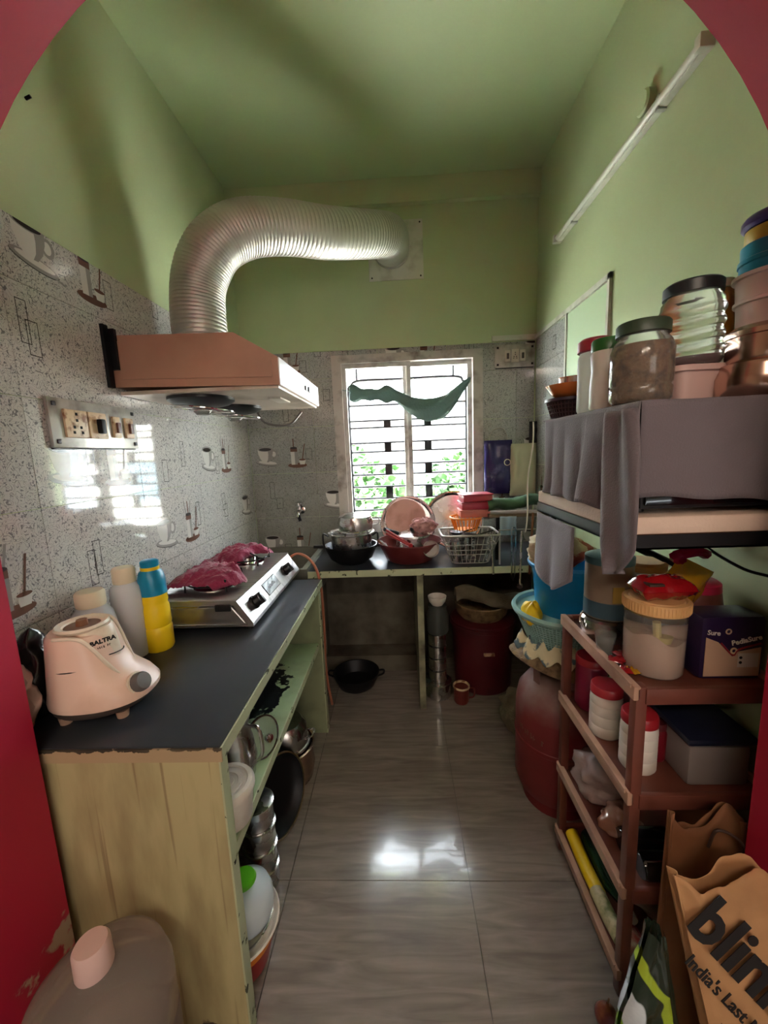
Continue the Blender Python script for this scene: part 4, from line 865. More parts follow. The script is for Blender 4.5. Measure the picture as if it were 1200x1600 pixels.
# ------------------------------------------------------------ gas cylinder, basket, bucket
cy = thing('gas_cylinder', 'dusty red gas cylinder with collar on floor right of aisle', 'gas cylinder', (.60, 1.44, 0))
part('body', MB().lathe([(0, .03), (.10, .03), (.145, .055), (.16, .10), (.16, .40), (.15, .46), (.115, .51), (.06, .535), (0, .54)], 48), M_cyl, cy)
part('weld_band', MB().lathe([(.16, .265), (.163, .268), (.163, .282), (.16, .285)], 48), M_cyl, cy)
part('foot_ring', MB().lathe([(.12, 0), (.128, 0), (.128, .05), (.12, .05), (.12, 0)], 40), M_cyl, cy)
for a in (200, 320, 80):
    a = math.radians(a); part('collar_strut', MB().box(-.016, .016, -.003, .003, .48, .64), M_cyl, cy).matrix_local = Matrix.Translation((.105*math.cos(a), .105*math.sin(a), 0)) @ Matrix.Rotation(a+PI/2, 4, 'Z')
part('collar_ring', MB().lathe([(.098, .62), (.112, .62), (.112, .65), (.098, .65), (.098, .62)], 36), M_cyl, cy)
part('valve', MB().lathe([(0, .535), (.02, .535), (.02, .575), (.03, .58), (.03, .60), (0, .605)], 16), mat('brass', (.6, .45, .2, 1), .3, 1), cy)
for k_, a_ in enumerate((196, 206, 216, 228)):
    an = math.radians(a_); part('faded_mark', scribble(frame((.1605*math.cos(an), .1605*math.sin(an), .335-.004*k_), (-math.sin(an), math.cos(an), 0), (0, 0, 1)), .022, .026, 2, 11+k_, .001), mat('faded_mark', srgb(112, 76, 62), .6), cy, smooth=False)
# woven mat and cloths on the collar
def wm(u, v):
    r = .17*v; a = 2*PI*u; return (.60 + r*1.1*math.cos(a), 1.44 + r*math.sin(a), .652 + .02*(v**2)*math.sin(a*2+1) + (-.045*(v-.7)/.3 if v > .7 else 0))
o = part('woven_mat', MB().grid(48, 12, wm), M_cane, solid=.006, ang=180); tag(o, 'drooping woven cane mat between gas cylinder and green basket', 'mat')
def rg(u, v):
    a = math.radians(170 + 110*u); r = .135 + .03*v + .008*math.sin(u*25); return (.60+r*math.cos(a), 1.44+r*math.sin(a), .70 - .055*v + .012*math.sin(u*30) + .01*noise.noise(Vector((u*8, v*5, 3))))
o = part('striped_rag', MB().grid(40, 8, rg), mat('striped_rag', srgb(206, 196, 160), .9, dirt=srgb(90, 110, 120), dsc=22, dlo=.5, dhi=.55), solid=.003, ang=180); tag(o, 'pale striped rag tucked under the mint basket', 'rag')
bk = thing('mint_basket', 'mint green perforated plastic basket on the gas cylinder', 'basket', (.61, 1.44, .668))
part('base', MB().lathe([(0, 0), (.125, 0), (.13, .006), (0, .006)], 48), M_mint, bk)
def lat(mb, r0, r1, z0, z1, nv, nh, t=.002):
    for k in range(nv):
        a = 2*PI*k/nv; mb.tube([(r0*math.cos(a), r0*math.sin(a), z0), (r1*math.cos(a), r1*math.sin(a), z1)], t, 4)
    for j in range(nh+1):
        f_ = j/nh; r = r0+(r1-r0)*f_; z = z0+(z1-z0)*f_; mb.tube([(r*math.cos(a*PI/24), r*math.sin(a*PI/24), z) for a in range(48)], t, 4, closed=True)
    return mb
lo = part('lattice', lat(MB(), .128, .178, .004, .125, 84, 12, .0021), M_mint, bk); lo['kind'] = 'stuff'
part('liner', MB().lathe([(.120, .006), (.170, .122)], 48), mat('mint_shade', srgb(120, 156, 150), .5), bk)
part('rim', MB().lathe([(.172, .118), (.186, .122), (.190, .132), (.184, .142), (.174, .138), (.172, .118)], 56), M_mint, bk)
def yb_(u, v):
    a, b = 2*PI*u, PI*v; r = 1 + .25*noise.noise(Vector((math.cos(a)*2, math.sin(a)*2, v*4))); return (.478 + .036*r*math.sin(b)*math.cos(a), 1.40 + .05*r*math.sin(b)*math.sin(a), .795 + .045*r*math.cos(b))
o = part('yellow_bag', MB().grid(28, 18, yb_), M_yel, ang=180); tag(o, 'crumpled yellow plastic bag in the mint basket beside bucket', 'bag')
bu = thing('blue_bucket', 'bright blue plastic bucket standing in the mint basket', 'bucket', (.635, 1.45, .676))
part('body', MB().lathe([(0, 0), (.105, 0), (.112, .008), (.138, .30), (.134, .30), (.108, .012), (0, .008)], 48), M_blue, bu)
part('rim', MB().lathe([(.136, .285), (.150, .288), (.154, .300), (.148, .312), (.136, .308), (.136, .285)], 48), M_blue, bu)
t = thing('fabric_tote', 'striped beige and red fabric tote stuffed into the blue bucket', 'bag', (.572, 1.43, .965)); part('tote', bag_mesh(.21, .17, .14, 12, .035), mat('tote_fabric', srgb(196, 178, 146), .85, dirt=srgb(150, 80, 66), dsc=9, dlo=.55, dhi=.58, bump=.3, bsc=80), t, ang=180)
t = thing('sack_bundle', 'rumpled olive sack on floor behind the gas cylinder', 'sack', (.56, 1.80, 0)); part('sack', bag_mesh(.18, .16, .24, 15, .03), M_jute, t, ang=180)

# ------------------------------------------------------------ plastic rack
rk = thing('plastic_rack', 'brown and tan four-tier plastic rack on right of aisle', 'rack', (0, 0, 0))
rx0, rx1, ry0, ry1 = .515, .835, .823, 1.225
for x in (rx0, rx1):
    for y in (ry0, ry1):
        part('post', MB().box(x-.014 if x == rx1 else x, x if x == rx1 else x+.026, y if y == ry0 else y-.026, y+.026 if y == ry0 else y, 0, .868, bev=.005), M_rackr, rk)
for z in (.867, .597, .333, .085):
    part('shelf', MB().box(rx0+.01, rx1-.01, ry0+.01, ry1-.01, z-.022, z-.012), M_rackr, rk, smooth=False)
    part('side_rail', MB().box(rx0-.006, rx0+.010, ry0, ry1, z-.032, z+.002, bev=.003), M_rackt, rk)
    part('rail_ridge', MB().box(rx0-.009, rx0-.004, ry0+.01, ry1-.01, z-.006, z+.004), M_rackt, rk, smooth=False)
    part('side_rail', MB().box(rx1-.008, rx1+.004, ry0, ry1, z-.032, z+.002, bev=.003), M_rackt, rk)
    part('front_rail', MB().box(rx0+.02, rx1-.01, ry0-.004, ry0+.010, z-.040, z-.002, bev=.003), M_rackr, rk)
    part('back_rail', MB().box(rx0+.02, rx1-.01, ry1-.010, ry1+.004, z-.040, z-.002, bev=.003), M_rackr, rk)
ZT = .867-.0115
t = thing('flour_jar', 'clear jar half full of flour with tan lid, front of rack top', 'jar', (.611, .925, ZT)); t.scale = (.93, .93, .98)
part('body', MB().lathe([(0, 0), (.062, 0), (.068, .008), (.070, .155), (.066, .168), (.066, .172)], 44), M_clear, t)
part('flour', MB().lathe([(0, .003), (.060, .003), (.0655, .01), (.067, .085), (.064, .098), (.03, .102), (0, .097)], 40, wav=lambda r, z, a: (r, z + (.010*math.sin(a*2+.5)+.006*math.sin(a*5) if z > .08 else 0))), M_flour, t)
part('scoop', MB().tube([(-.02, -.045, .085), (-.028, -.05, .145)], .009, 8).lathe([(0, 0), (.016, .004), (.02, .02)], 16, c=(-.008, -.045, .088)), mat('scoop_yellow', srgb(226, 206, 140), .4), t)
part('lid', MB().lathe([(0, .188), (.06, .188), (.062, .184), (.066, .188), (.073, .186), (.075, .172), (.074, .160), (.070, .160)], 44), mat('tan_lid', srgb(214, 168, 112), .45, bump=0), t)
rb = MB()
for k in range(60):
    a = 2*PI*k/60; rb.tube([(.0752*math.cos(a), .0752*math.sin(a), .163), (.0755*math.cos(a), .0755*math.sin(a), .184)], .0012, 4)
q = part('lid_ribs', rb, bpy.data.materials['tan_lid'], t); q['kind'] = 'stuff'
t = thing('red_packet', 'glossy red and black snack packet lying on flour jar lid', 'packet', (.615, .915, ZT+.212)); g = pillow(.125, .085, .026, 21, 16); g.v = [(x, z*.9+.0, y) for x, y, z in g.v]; part('packet', g, M_wrap, t, ang=180)
part('dark_end', MB().box(-.05, -.015, -.036, .02, .0125, .0185, bev=.003), M_inkb, t)
t = thing('milk_powder_pack', 'purple and beige printed baby milk pack standing beside flour jar', 'pack', (.752, .905, ZT))
part('body', MB().box(-.072, .072, -.038, .038, .0, .155, bev=.014), M_purple, t)
bw = [(-.062, .01), (.062, .01), (.062, .080), (.012, .070), (.0, .058), (-.012, .070), (-.034, .094), (-.062, .106)]
part('lettering', text_mesh('Sure', .016, frame((-.046, -.0395, .117), (1, 0, -.1), (.1, 0, 1)), .0004, bold=.0003), M_whitep, t, smooth=False)
part('beige_swoosh', MB().prism(bw, -.0392, -.0382, 'y'), mat('beige_print', srgb(198, 164, 138), .4), t, smooth=False)
part('lettering', text_mesh('PediaSure', .017, frame((.028, -.0395, .098), (1, 0, .22), (-.22, 0, 1)), .0004, bold=.0004), M_whitep, t, smooth=False)
part('roundel', MB().lathe([(.004, 0), (.008, 0), (.008, .0008), (.004, .0008), (.004, 0)], 18, c=(.001, -.0396, .073), mat=rotm('X', 90)), M_tan, t)
part('emblem', MB().lathe([(.004, 0), (.007, 0), (.007, .0008), (.004, .0008), (.004, 0)], 18, c=(-.014, -.0393, .120), mat=rotm('X', 90)), M_tan, t)
part('label_box', MB().box(.012, .058, -.0397, -.0393, .032, .066), mat('label_white', srgb(206, 194, 184), .5), t, smooth=False)
part('red_arc', MB().tube(spline([(-.028, -.0395, .092), (.0, -.0395, .062), (.012, -.0395, .076), (.06, -.0395, .090)], 12), .002, 5), M_redp, t)
for dz in (.044, .056): part('heart_mark', MB().lathe([(0, 0), (.0035, 0), (.0035, .0006), (0, .0006)], 10, c=(.018, -.0398, dz), mat=rotm('X', 90)), M_ink, t)
vessel('round_jar', 'clear round jar with magenta lid behind the purple pack', 'jar', .775, 1.03, ZT, [(0, 0), (.055, 0), (.062, .01), (.066, .12), (.06, .16), (.052, .172)], mat('jar_brownfill', srgb(120, 70, 60), .3, dirt=srgb(80, 40, 36), dsc=14), [('lid', MB().lathe([(0, .19), (.05, .19), (.058, .184), (.06, .165), (.052, .165)], 36), mat('magenta_lid', srgb(176, 30, 70), .35))])
t = vessel('cookie_tin', 'flat round steel box with clasp on the rack top far end', 'tin', .585, 1.10, ZT, [(0, 0), (.060, 0), (.063, .004), (.063, .045), (.066, .047), (.066, .058), (.060, .064), (0, .066)], M_steel,
           [('clasp', MB().tube(spline([(-.066, -.01, .03), (-.074, -.005, .05), (-.066, .0, .07), (-.05, .0, .07)], 10), .0025, 6), M_chrome)])
t = vessel('round_canister', 'worn beige printed canister standing on the flat steel tin', 'canister', .59, 1.10, ZT+.067, [(0, 0), (.060, 0), (.062, .004), (.062, .155), (.06, .158)], mat('beige_tin', srgb(138, 120, 100), .4, dirt=srgb(96, 80, 64), dsc=10), [('lid', MB().lathe([(0, .178), (.055, .178), (.0635, .174), (.0635, .155), (.058, .155)], 36), mat('teal_lid', srgb(70, 100, 104), .4)), ('base_band', MB().lathe([(.0622, .004), (.063, .004), (.063, .05), (.0622, .05), (.0622, .004)], 36), mat('blue_band', srgb(60, 84, 96), .4)), ('yellow_label', MB().box(-.02, .01, -.0645, -.0615, .055, .10), mat('label_mustard', srgb(180, 150, 70), .5))])
t = vessel('clear_cup', 'small clear plastic cup lying at the rack top edge', 'cup', .535, 1.0, ZT, [(0, 0), (.018, 0), (.026, .055), (.0255, .055), (.0175, .002)], M_clear)
vessel('cream_tub', 'cream plastic tub with tan lid at back of the rack top', 'tub', .705, 1.13, ZT, [(0, 0), (.045, 0), (.05, .01), (.055, .19), (.05, .2)], M_whitep, [('lid', MB().lathe([(0, .215), (.05, .215), (.058, .208), (.058, .19), (.05, .19)], 36), bpy.data.materials['tan_lid'])])
t = thing('yellow_packet', 'glossy mustard and magenta packet propped above the flour jar', 'packet', (.705, .985, ZT+.17)); g = pillow(.10, .17, .022, 33, 16); g.v = [tuple(rotm('Y', 28) @ Vector(p)) for p in g.v]; part('packet', g, M_wrapy, t, ang=180)
part('magenta_top', MB().tube(spline([(.0, .0, .085), (-.02, -.01, .10), (.03, -.01, .11), (.06, 0, .10)], 14), .014, 8), mat('magenta_foil', srgb(140, 20, 60), .2, coat=.5), t)
t = thing('seed_packets', 'scatter of small red and white sachets on the rack edge', 'packets', (.54, .96, ZT))
for k in range(6):
    x, y = random.uniform(-.012, .018), random.uniform(-.07, .05); g = pillow(.035, .025, .004, k, 6); A = Matrix.Translation((x, y, .006+.002*k)) @ rotm('Z', random.uniform(0, 180)) @ rotm('X', 90); g.v = [tuple(A @ Vector(p)) for p in g.v]; part('sachet', g, random.choice([M_wrap, M_whitep, M_wrapy]), t, ang=180)
# rack second shelf
ZB = .597-.0115
for k, (x, y, lab) in enumerate([(.570, 1.045, 'white ribbed jar with red lid, farther of two on the second shelf'), (.590, .925, 'white ribbed jar with red lid, nearer the front rack post')]):
    t = thing('supplement_jar', lab, 'jar', (x, y, ZB), group='white jars with red lids on the rack')
    part('body', MB().lathe([(0, 0), (.038, 0), (.042, .006), (.042, .03), (.040, .034), (.042, .038), (.042, .062), (.040, .066), (.042, .07), (.042, .092), (.040, .096), (.042, .10), (.041, .118), (.036, .126)], 36), M_whitep, t)
    part('lid', MB().lathe([(0, .150), (.038, .150), (.041, .146), (.042, .126), (.036, .124)], 36), M_redp, t)
vessel('magenta_jar', 'dark magenta jar with red cap at far end of second shelf', 'jar', .585, 1.165, ZB, [(0, 0), (.04, 0), (.045, .01), (.045, .14), (.04, .15)], mat('magenta_dark', srgb(120, 20, 50), .35), [('lid', MB().lathe([(0, .17), (.042, .17), (.046, .165), (.046, .148), (.04, .148)], 30), M_redp)])
t = thing('storage_box', 'translucent storage box with dark navy sloping lid on second shelf', 'box', (.738, .995, ZB))
part('box', MB().box(-.072, .072, -.14, .14, 0, .105, bev=.012), mat('milky_box', srgb(150, 140, 136), .35, trans=.3), t)
g = MB().box(-.080, .080, -.148, .148, .112, .130, bev=.008); part('lid', g, mat('navy_lid', srgb(22, 26, 44), .4), t)
vessel('red_jar', 'small dark red jar between white jar and storage box', 'jar', .652, .95, ZB, [(0, 0), (.02, 0), (.023, .01), (.023, .08), (.018, .09)], mat('dark_red_jar', srgb(110, 16, 30), .3), [('lid', MB().lathe([(0, .105), (.019, .105), (.021, .1), (.021, .088), (.018, .088)], 24), M_drum)])
# third shelf
ZD = .333-.0115
t = thing('milk_packet', 'shiny crumpled plastic food packet on third rack shelf', 'packet', (.585, 1.10, ZD+.001)); part('packet', bag_mesh(.12, .15, .15, 27, .028), M_milk, t, ang=180)
t = thing('dates_packet', 'brown packet with clear film lying in front of shiny packet', 'packet', (.585, .985, ZD+.001)); part('packet', bag_mesh(.10, .08, .075, 31, .02), mat('brown_film', srgb(130, 84, 64), .25, coat=.4, dirt=srgb(180, 160, 150), dsc=8), t, ang=180)
for k, (y, lab) in enumerate([(.925, 'dark glossy bottle lying on third shelf, farther one'), (.862, 'dark glossy bottle lying on third shelf, nearer front')]):
    t = thing('dark_bottle', lab, 'bottle', (.56+.012*k, y, ZD+.033), group='dark bottles lying on the third shelf')
    part('body', MB().lathe([(0, 0), (.028, .0), (.032, .008), (.032, .12), (.014, .155), (.013, .175)], 28, mat=rotm('Y', 90)), M_dkglass, t); part('cap', MB().lathe([(0, .19), (.015, .19), (.016, .172), (.013, .172)], 20, mat=rotm('Y', 90)), M_black, t)
t = thing('box_carton', 'dark brown cardboard carton at right of the third shelf', 'carton', (.80, .93, ZD)); part('carton', MB().box(-.03, .018, -.08, .2, 0, .15, bev=.003), M_kraftd, t); part('tape', MB().box(-.012, .002, -.081, .201, .15, .1508), M_tan, t, smooth=False)
# bottom shelf
ZE = .085-.0115
t = thing('yellow_tube', 'yellow and white rolled packet on bottom rack shelf', 'packet', (.545, 1.05, ZE+.022)); part('tube', MB().tube(spline([(0, .12, .01), (0, .03, .0), (.003, -.06, 0)], 20), .02, 12), M_yel, t); part('paper', MB().tube(spline([(0, -.05, 0), (.002, -.12, .0), (.006, -.17, .002)], 16), .021, 12), mat('printed_paper', srgb(200, 190, 150), .6, dirt=srgb(110, 120, 70), dsc=30), t)
t = thing('bottle_green', 'green glass bottle lying on bottom shelf of rack', 'bottle', (.60, 1.16, ZE+.034)); part('body', MB().lathe([(0, 0), (.03, 0), (.033, .01), (.033, .15), (.014, .20), (.013, .23)], 28, mat=rotm('X', 90)), mat('green_glass', srgb(34, 70, 50), .1, trans=.4), t); part('cap', MB().lathe([(0, .245), (.015, .245), (.016, .226), (.013, .226)], 18, mat=rotm('X', 90)), M_silver, t)
t = thing('red_net_bag', 'reddish vegetable net bag at front of bottom shelf', 'bag', (.575, .885, ZE+.001)); part('bag', bag_mesh(.07, .07, .06, 41, .015), mat('net_red', srgb(150, 60, 50), .7, dirt=srgb(190, 170, 150), dsc=40), t, ang=180)
t = thing('paper_parcel', 'large dim newspaper parcel filling the bottom rack shelf', 'parcel', (.70, 1.03, ZE+.001)); part('parcel', bag_mesh(.17, .28, .14, 44, .03), mat('dark_news', srgb(104, 96, 80), .8, dirt=srgb(60, 56, 48), dsc=26), t, ang=180)
t = thing('white_pad', 'folded white cloth pad on third shelf near front rail', 'cloth', (.68, .865, ZD)); part('pad', MB().box(-.05, .05, -.03, .03, 0, .022, bev=.01), M_whitep, t)

# ------------------------------------------------------------ wall table with covered microwave
ZM = 1.49
tb = thing('wall_shelf_frame', 'black angle iron bracket shelf on right wall under draped microwave', 'shelf', (0, 0, 0))
bx0, bx1, by0, by1 = .463, XR-.001, .785, 1.325
fm = MB().box(bx0, bx1, by0, by0+.004, 1.195, 1.225).box(bx0, bx0+.004, by0, by1, 1.195, 1.225).box(bx0, bx1, by1-.004, by1, 1.195, 1.225).box(bx0, bx1, by0, by0+.03, 1.195, 1.199).box(bx0, bx0+.03, by0, by1, 1.195, 1.199)
part('frame', fm, M_darkiron, tb, smooth=False)
for y in (by0+.32, by1-.06): part('bracket', MB().tube([(bx0+.06, y, 1.196), (bx1-.002, y, 1.02)], .008, 6), M_darkiron, tb)
part('support_board', MB().box(bx0+.006, bx1-.004, by0+.006, by1-.006, 1.200, 1.226), M_woodh, tb, smooth=False)
part('foam_slab', MB().box(bx0+.002, bx1-.006, by0+.001, by1-.002, 1.2265, 1.262, bev=.004), M_foam, tb)
mw = thing('microwave', 'black microwave oven mostly hidden beneath grey cloth', 'microwave', (.665, 1.06, 1.262))
part('case', MB().box(-.178, .186, -.255, .23, .012, .215, bev=.006), M_black, mw)
part('door', MB().box(-.172, .10, -.262, -.255, .02, .208, bev=.003), M_dkglass, mw)
part('control_strip', MB().box(.104, .184, -.262, -.255, .02, .208, bev=.003), M_black, mw)
for a in (-.15, .15):
    for b in (-.2, .2): part('foot', MB().lathe([(0, 0), (.012, 0), (.012, .013), (0, .013)], 12, c=(a, b, 0)), M_black, mw)
# cloth: section path over near edge / left side
def drape_top(u, v): return (.472 + (XR-.004-.472)*u, .790 + .515*v, ZM-.003 + .002*noise.noise(Vector((u*5, v*5, 0))))
cl = MB()
xs0, xs1 = .468, XR-.004; ya, yb2 = .788, 1.312
nz = lambda a, b, c: noise.noise(Vector((a, b, c)))
cl.grid(28, 34, lambda u, v: (xs0+(xs1-xs0)*u, ya+(yb2-ya)*v, ZM-.002 + .0015*nz(u*6, v*6, 0)))
def nearf(u, v):
    x = xs0+(xs1-xs0)*u; zb = 1.303 - .034*u*u + (.003*math.sin(u*14)); z = ZM-.002 + (zb-ZM)*v
    return (x, ya - .002 - .004*v*abs(math.sin(u*9+.4)) - .003*v*nz(u*8, v*2, 5), z)
cl.grid(44, 16, nearf)
def leftf(u, v):
    y = 1.275 + (ya-1.275)*u; zb = 1.268 + .010*math.sin(u*23)*u; amp = (.006+.012*v)
    if y < .90: zb = 1.262 - .1*(.90-y) 
    z = ZM-.002 + (zb-ZM)*v
    fold = abs(math.sin(u*19 + .6*math.sin(u*7))) if y > 1.0 else abs(math.sin(u*11+1.2))*1.7
    x = xs0 - .001 - amp*fold*.9*(v**.6) - .004*nz(u*9, v*2, 7)*v
    return (x, y, z)
cl.grid(90, 22, leftf)
o = part('cloth_cover', cl, M_cloth, solid=.002, ang=180); tag(o, 'large grey cloth draped over microwave with a long hanging fold', 'cloth')
# tail fold hanging below the frame
def tail(u, v):
    z = 1.475 - .335*v; yc = .83 - .025*v; wdt = .055 + .02*math.sin(PI*v)**.7 - .055*max(0, (v-.8)/.2)**1.5
    y = yc + (u-.5)*2*wdt; x = .455 - .022*math.sin(PI*min(1, u*1.1))*(.4+v) - .010*math.sin(u*9+v*2)
    return (x, y, z)
o = part('cloth_tail', MB().grid(24, 30, tail), M_cloth, solid=.002, ang=180); tag(o, 'long pointed end of grey cloth hanging past shelf frame near corner', 'cloth')
def tail2(u, v):
    y = 1.02 + .27*u; zb = 1.02 - .05*math.sin(PI*u*1.1) + .03*(1-u); z = 1.196 + (zb-1.196)*v; x = .452 - .018*v*abs(math.sin(u*6)); return (x, y, z)
o = part('hanging_rag', MB().grid(20, 14, tail2), M_cloth, solid=.003, ang=180); tag(o, 'grey rag hanging below shelf frame above the blue bucket', 'cloth')
def strap(u, v):
    z = 1.49 - .37*v; return (.452 - .022*v + .012*(u-.5) + .004*math.sin(v*9), 1.33 + .03*u, z)
o = part('white_strap', MB().grid(4, 20, strap), M_whitep, solid=.003, ang=180); tag(o, 'narrow white cloth strip hanging at far corner of microwave shelf', 'strap')

# things standing on the covered microwave
ZJ = ZM+.0005
t = vessel('woven_basket', 'dark brown plastic weave basket at far end above grey cloth', 'basket', .52, 1.225, ZJ, [(0, 0), (.05, 0), (.055, .004), (0, .004)], mat('dark_basket', srgb(52, 36, 40), .4), [('inner_wall', MB().lathe([(.049, .004), (.062, .048)], 40), mat('dark_basket_in', srgb(40, 26, 30), .6)), ('rim', MB().lathe([(.062, .044), (.071, .048), (.071, .056), (.064, .056), (.062, .044)], 40), mat('basket_rim', srgb(60, 48, 58), .35))])
q = part('weave', lat(MB(), .052, .066, .003, .048, 40, 4, .0016), mat('weave_brown', srgb(70, 50, 52), .4), t); q['kind'] = 'stuff'
vessel('orange_bowl', 'glossy orange brown bowl stacked on the dark basket', 'bowl', .52, 1.225, ZJ+.057, [(0, 0), (.035, 0), (.055, .014), (.068, .035), (.070, .038), (.066, .037), (.05, .014), (0, .006)], mat('orange_bowl', srgb(190, 104, 50), .2))
vessel('steel_cup', 'small brown steel bowl on top of the orange bowl', 'bowl', .525, 1.225, ZJ+.0625, [(0, 0), (.034, 0), (.036, .004), (.038, .052), (.04, .054), (.036, .053), (.032, .006), (0, .004)], M_warmmetal)
t = vessel('snack_jar', 'white labelled jar with green lid at left of the row', 'jar', .503, .985, ZJ, [(0, 0), (.034, 0), (.038, .006), (.038, .05), (.035, .09), (.038, .125), (.034, .135)], M_whitep, [('lid', MB().lathe([(0, .160), (.034, .160), (.037, .156), (.037, .133), (.033, .133)], 32), mat('green_lid', srgb(48, 100, 48), .35))])
g = scribble(frame((-.012, -.0375, .07), (0, 0, 1), (-1, .2, 0)), .07, .010, 11, 6, .001); part('lettering', g, M_grey, t, smooth=False)
vessel('snack_jar', 'clear jar with crimson lid behind the green lidded jar', 'jar', .522, 1.085, ZJ, [(0, 0), (.038, 0), (.042, .008), (.042, .14), (.036, .155)], M_frost, [('lid', MB().lathe([(0, .186), (.036, .186), (.043, .180), (.044, .155), (.036, .152)], 32), mat('crimson_lid', srgb(140, 34, 50), .35))])
t = vessel('spice_jar', 'large plastic jar of brown spice with dark green lid, front edge', 'jar', .512, .870, ZJ, [(0, 0), (.050, 0), (.057, .008), (.058, .03), (.055, .035), (.058, .04), (.058, .105), (.052, .122), (.044, .132), (.043, .140)], M_clear,
           [('contents', MB().lathe([(0, .003), (.048, .003), (.0545, .012), (.0555, .10), (.05, .115), (0, .117)], 36), M_spice), ('lid', MB().lathe([(0, .160), (.046, .160), (.049, .156), (.049, .136), (.044, .136)], 40), mat('dark_green_lid', srgb(52, 66, 50), .4))])
t = thing('cream_box', 'pale pink plastic tub under the wavy clear jar', 'box', (.672, .965, ZJ)); part('tub', loft([(0, 0, 0, .045, .045), (.07, 0, 0, .052, .052), (.07, 0, 0, .058, .058), (.082, 0, 0, .058, .058)], p=5), M_pink, t)
wv = lambda r, z, a: (r + .003*math.sin(z*220 + 1.5*math.sin(a*2)), z)
t = thing('wavy_jar', 'big clear jar with wavy ridges and black lid, topmost centre', 'jar', (.672, .965, ZJ+.083))
part('body', MB().lathe([(0, 0), (.052, 0), (.059, .006)] + [(.061, .01+.0045*k) for k in range(28)] + [(.058, .142), (.052, .15), (.050, .156)], 48, wav=lambda r, z, a: (r + (.0025*math.sin(z*230 + 1.3*math.sin(a*2)) if .01 < z < .138 else 0), z)), M_clear, t)
part('contents', MB().lathe([(0, .004), (.048, .004), (.053, .012), (.053, .02), (0, .022)], 32), mat('maroon_paper', srgb(90, 40, 50), .7), t)
part('lid', MB().lathe([(0, .180), (.052, .180), (.056, .176), (.056, .154), (.050, .154)], 44), mat('black_lid', srgb(40, 44, 46), .35), t)
t = thing('spice_jar', 'jar of orange spice with cream lid behind the steel tins', 'jar', (.812, 1.08, ZJ)); part('riser_tin', MB().lathe([(0, 0), (.04, 0), (.042, .004), (.042, .17), (0, .172)], 32), M_whitep, t)
part('body', MB().lathe([(0, .172), (.034, .172), (.038, .18), (.038, .27), (.03, .285)], 36), mat('orange_spice', srgb(180, 110, 40), .3, dirt=srgb(150, 60, 30), dsc=20), t); part('lid', MB().lathe([(0, .305), (.032, .305), (.036, .30), (.036, .284), (.03, .284)], 32), M_cap, t)
vessel('steel_tin', 'wide reddish reflecting steel tin, lower of two at right', 'tin', .772, .885, ZJ, [(0, 0), (.068, 0), (.079, .012), (.081, .045), (.073, .066), (.074, .072), (0, .074)], M_warmmetal)
vessel('steel_tin', 'smaller steel tin stacked on the wide tin at right', 'tin', .778, .885, ZJ+.0745, [(0, 0), (.066, 0), (.07, .008), (.07, .05), (.073, .052), (.073, .062), (.062, .072), (0, .074)], M_warmmetal)
t = vessel('lunch_box', 'white plastic lidded tub stacked on the steel tins', 'tub', .783, .90, ZJ+.149, [(0, 0), (.050, 0), (.053, .045), (.058, .047), (.058, .053), (.054, .055), (.057, .095), (.063, .097), (.063, .104), (.05, .108), (0, .109)], mat('pinkish_white', srgb(222, 200, 192), .35))
vessel('blue_box', 'turquoise round plastic box stacked above the white tub', 'box', .80, .92, ZJ+.2585, [(0, 0), (.05, 0), (.054, .004), (.054, .022), (.057, .024), (.057, .032), (.053, .034), (.054, .06), (.05, .063), (0, .064)], mat('turquoise', srgb(24, 130, 160), .35))
vessel('yellow_box', 'thin yellow container below the purple lid', 'box', .80, .92, ZJ+.323, [(0, 0), (.046, 0), (.049, .004), (.049, .026), (0, .028)], mat('dull_yellow', srgb(180, 150, 50), .4))
vessel('purple_lid', 'purple round lid topping the right hand stack', 'lid', .80, .92, ZJ+.3515, [(0, 0), (.05, 0), (.056, .006), (.056, .016), (.05, .024), (0, .026)], mat('purple_plastic', srgb(74, 56, 120), .35))
# black cable under the shelf
o = part('power_cable', MB().tube(spline([(.84, 1.15, 1.19), (.80, 1.05, 1.14), (.82, .95, 1.10), (.852, .90, 1.09)], 24), .004, 6), M_black); tag(o, 'thin black power cable hanging below the microwave shelf', 'cable')

# ------------------------------------------------------------ paper bags and pouch in the right foreground
def paperbag(w, h, d, s, top=.02, n=26, tp=0):
    mb = MB()
    def wr(x, y, z): q = Vector((x*13+s, y*13, z*13)); return abs(noise.noise(q))*.016 + abs(noise.noise(q*2.1))*.009 - .008
    for sg in (-1, 1): mb.grid(n, n, lambda u, v, sg=sg: ((u-.5)*w*(1-.03*v) + tp*(1-v)*(1-u), sg*(d/2*(1-.55*v)*(.6+.4*math.sin(PI*u)) + wr(u*w, sg, v*h)*(.5+.5*v)), h*v + (top*math.sin(u*7+s) + .02*noise.noise(Vector((u*5, s, sg))))*v**3))
    for sg in (-1, 1): mb.grid(6, n, lambda u, v, sg=sg: (sg*w*.5*(1-.03*v) - sg*.012*math.sin(PI*u)*v + (tp*(1-v) if sg < 0 else 0), (u-.5)*2*(d/2*(1-.55*v)*.6 + 0*u), h*v + (top*math.sin((.5+.5*sg)*7+s))*v**3))
    mb.box(-w/2+tp, w/2, -d*.3, d*.3, 0, .002); return mb
pb = thing('paper_bag', 'brown kraft grocery bag with bold black lettering, right foreground', 'bag', (.583, .555, .0), rz=0)
tilt = rotm('X', -8)
g = paperbag(.206, .615, .085, 3, .022, 44, .12); g.v = [tuple(tilt @ Vector(p)) for p in g.v]
for i, p in enumerate(g.v): g.v[i] = (p[0], p[1], max(p[2], .002))
part('bag', g, M_kraft, pb, solid=.001, ang=180)
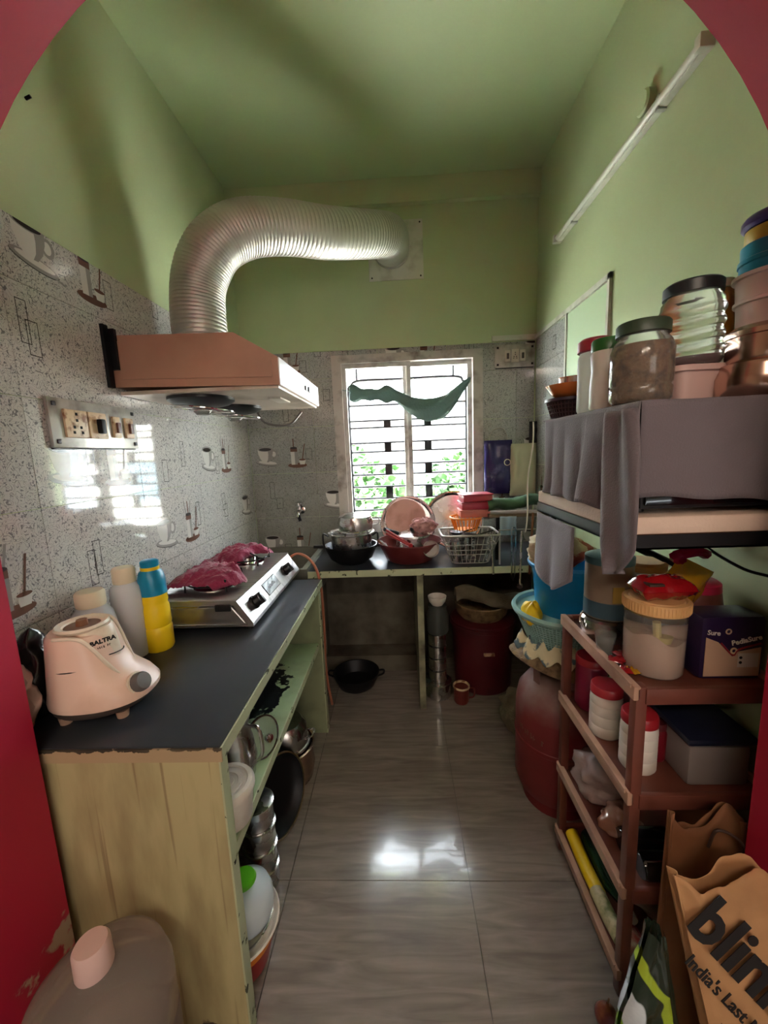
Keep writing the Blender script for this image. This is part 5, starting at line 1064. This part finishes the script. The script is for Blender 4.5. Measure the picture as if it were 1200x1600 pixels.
def ontext(s, size, u, v, ang, thick, mm, bold=0):
    A = tilt @ Matrix.Translation((u, -.0425*(1-.55*v/.615)-.0065, v)) @ rotm('X', 90-3) @ rotm('Z', ang)
    part('lettering', text_mesh(s, size, A, thick, bold=bold), mm, pb, smooth=False)
ontext('blink', .118, .008, .485, -48, .0007, M_ink, .0030)
ontext("India's Last Minute", .032, -.012, .398, -48, .0007, M_ink, .0004)
ontext('- - - - - - - - -', .016, -.012, .345, -48, .0006, M_inkb)
p2 = thing('paper_bag', 'darker brown paper bag with twine handle behind the lettered one', 'bag', (.642, .762, .0), rz=0)
g = paperbag(.165, .60, .045, 9, .03); part('bag', g, M_kraftd, p2, solid=.001, ang=180)
part('handle', MB().tube(spline([(-.01, -.022, .55), (.0, -.03, .60), (.05, -.035, .57), (.08, -.03, .48)], 18), .003, 6), M_inkb, p2)
gp = thing('green_pouch', 'crumpled green and silver food pouch before the rack post', 'pouch', (.462, .635, .192), rz=math.radians(6))
def gpf(sg):
    def fn(u, v):
        w_ = .20*(1 - .86*v**1.3); e = (min(u, 1-u)*4)**.5 if 0 < u < 1 else 0
        return ((u-.5)*w_ - .005*v, sg*(.004+.035*min(1, e)*(1-.7*v)) + .010*nz(u*5, v*6, sg+3), -.19 + .49*v)
    return fn
def pouchmat():
    M = mat('pouch_print', srgb(140, 170, 50), .25, coat=.4); g = NG(M); v = g.n('TexCoord').outputs['Object']; x, y, z = g.n('SeparateXYZ', {0: v}).outputs
    n = g.n('TexNoise', {'Vector': v, 'Scale': 9., 'Detail': 2.}).outputs[0]
    a = g.math('ADD', g.math('ADD', x, g.math('MULTIPLY', z, .35)), g.math('MULTIPLY', g.math('SUBTRACT', n, .5), .09))
    c = g.mix(g.ramp(a, -.030, -.027), srgb(120, 168, 40), srgb(196, 206, 212)); c = g.mix(g.ramp(a, .008, .011), c, srgb(22, 44, 30)); c = g.mix(g.ramp(a, .04, .043), c, srgb(160, 184, 50)); c = g.mix(g.ramp(a, .062, .065), c, srgb(30, 44, 34))
    g.L.new(c, g.p.inputs['Base Color']); b = g.n('TexNoise', {'Vector': v, 'Scale': 34., 'Detail': 3.}).outputs[0]; g.L.new(g.n('Bump', {'Strength': .5, 'Distance': .006, 'Height': b}).outputs[0], g.p.inputs['Normal']); return M
part('pouch', MB().grid(24, 30, gpf(-1)).grid(24, 30, gpf(1)), pouchmat(), gp, ang=180)
on = thing('onion', 'small dark red onion on the floor beside the green pouch', 'onion', (.462, .775, 0)); part('bulb', MB().lathe([(0, 0), (.012, .002), (.026, .018), (.027, .03), (.018, .045), (.006, .054), (.003, .066)], 24), mat('onion_skin', srgb(110, 40, 44), .35, dirt=srgb(170, 120, 70), dsc=16), on); part('root', MB().tube([(0, 0, .06), (.004, .002, .078)], .002, 5), M_cane, on)
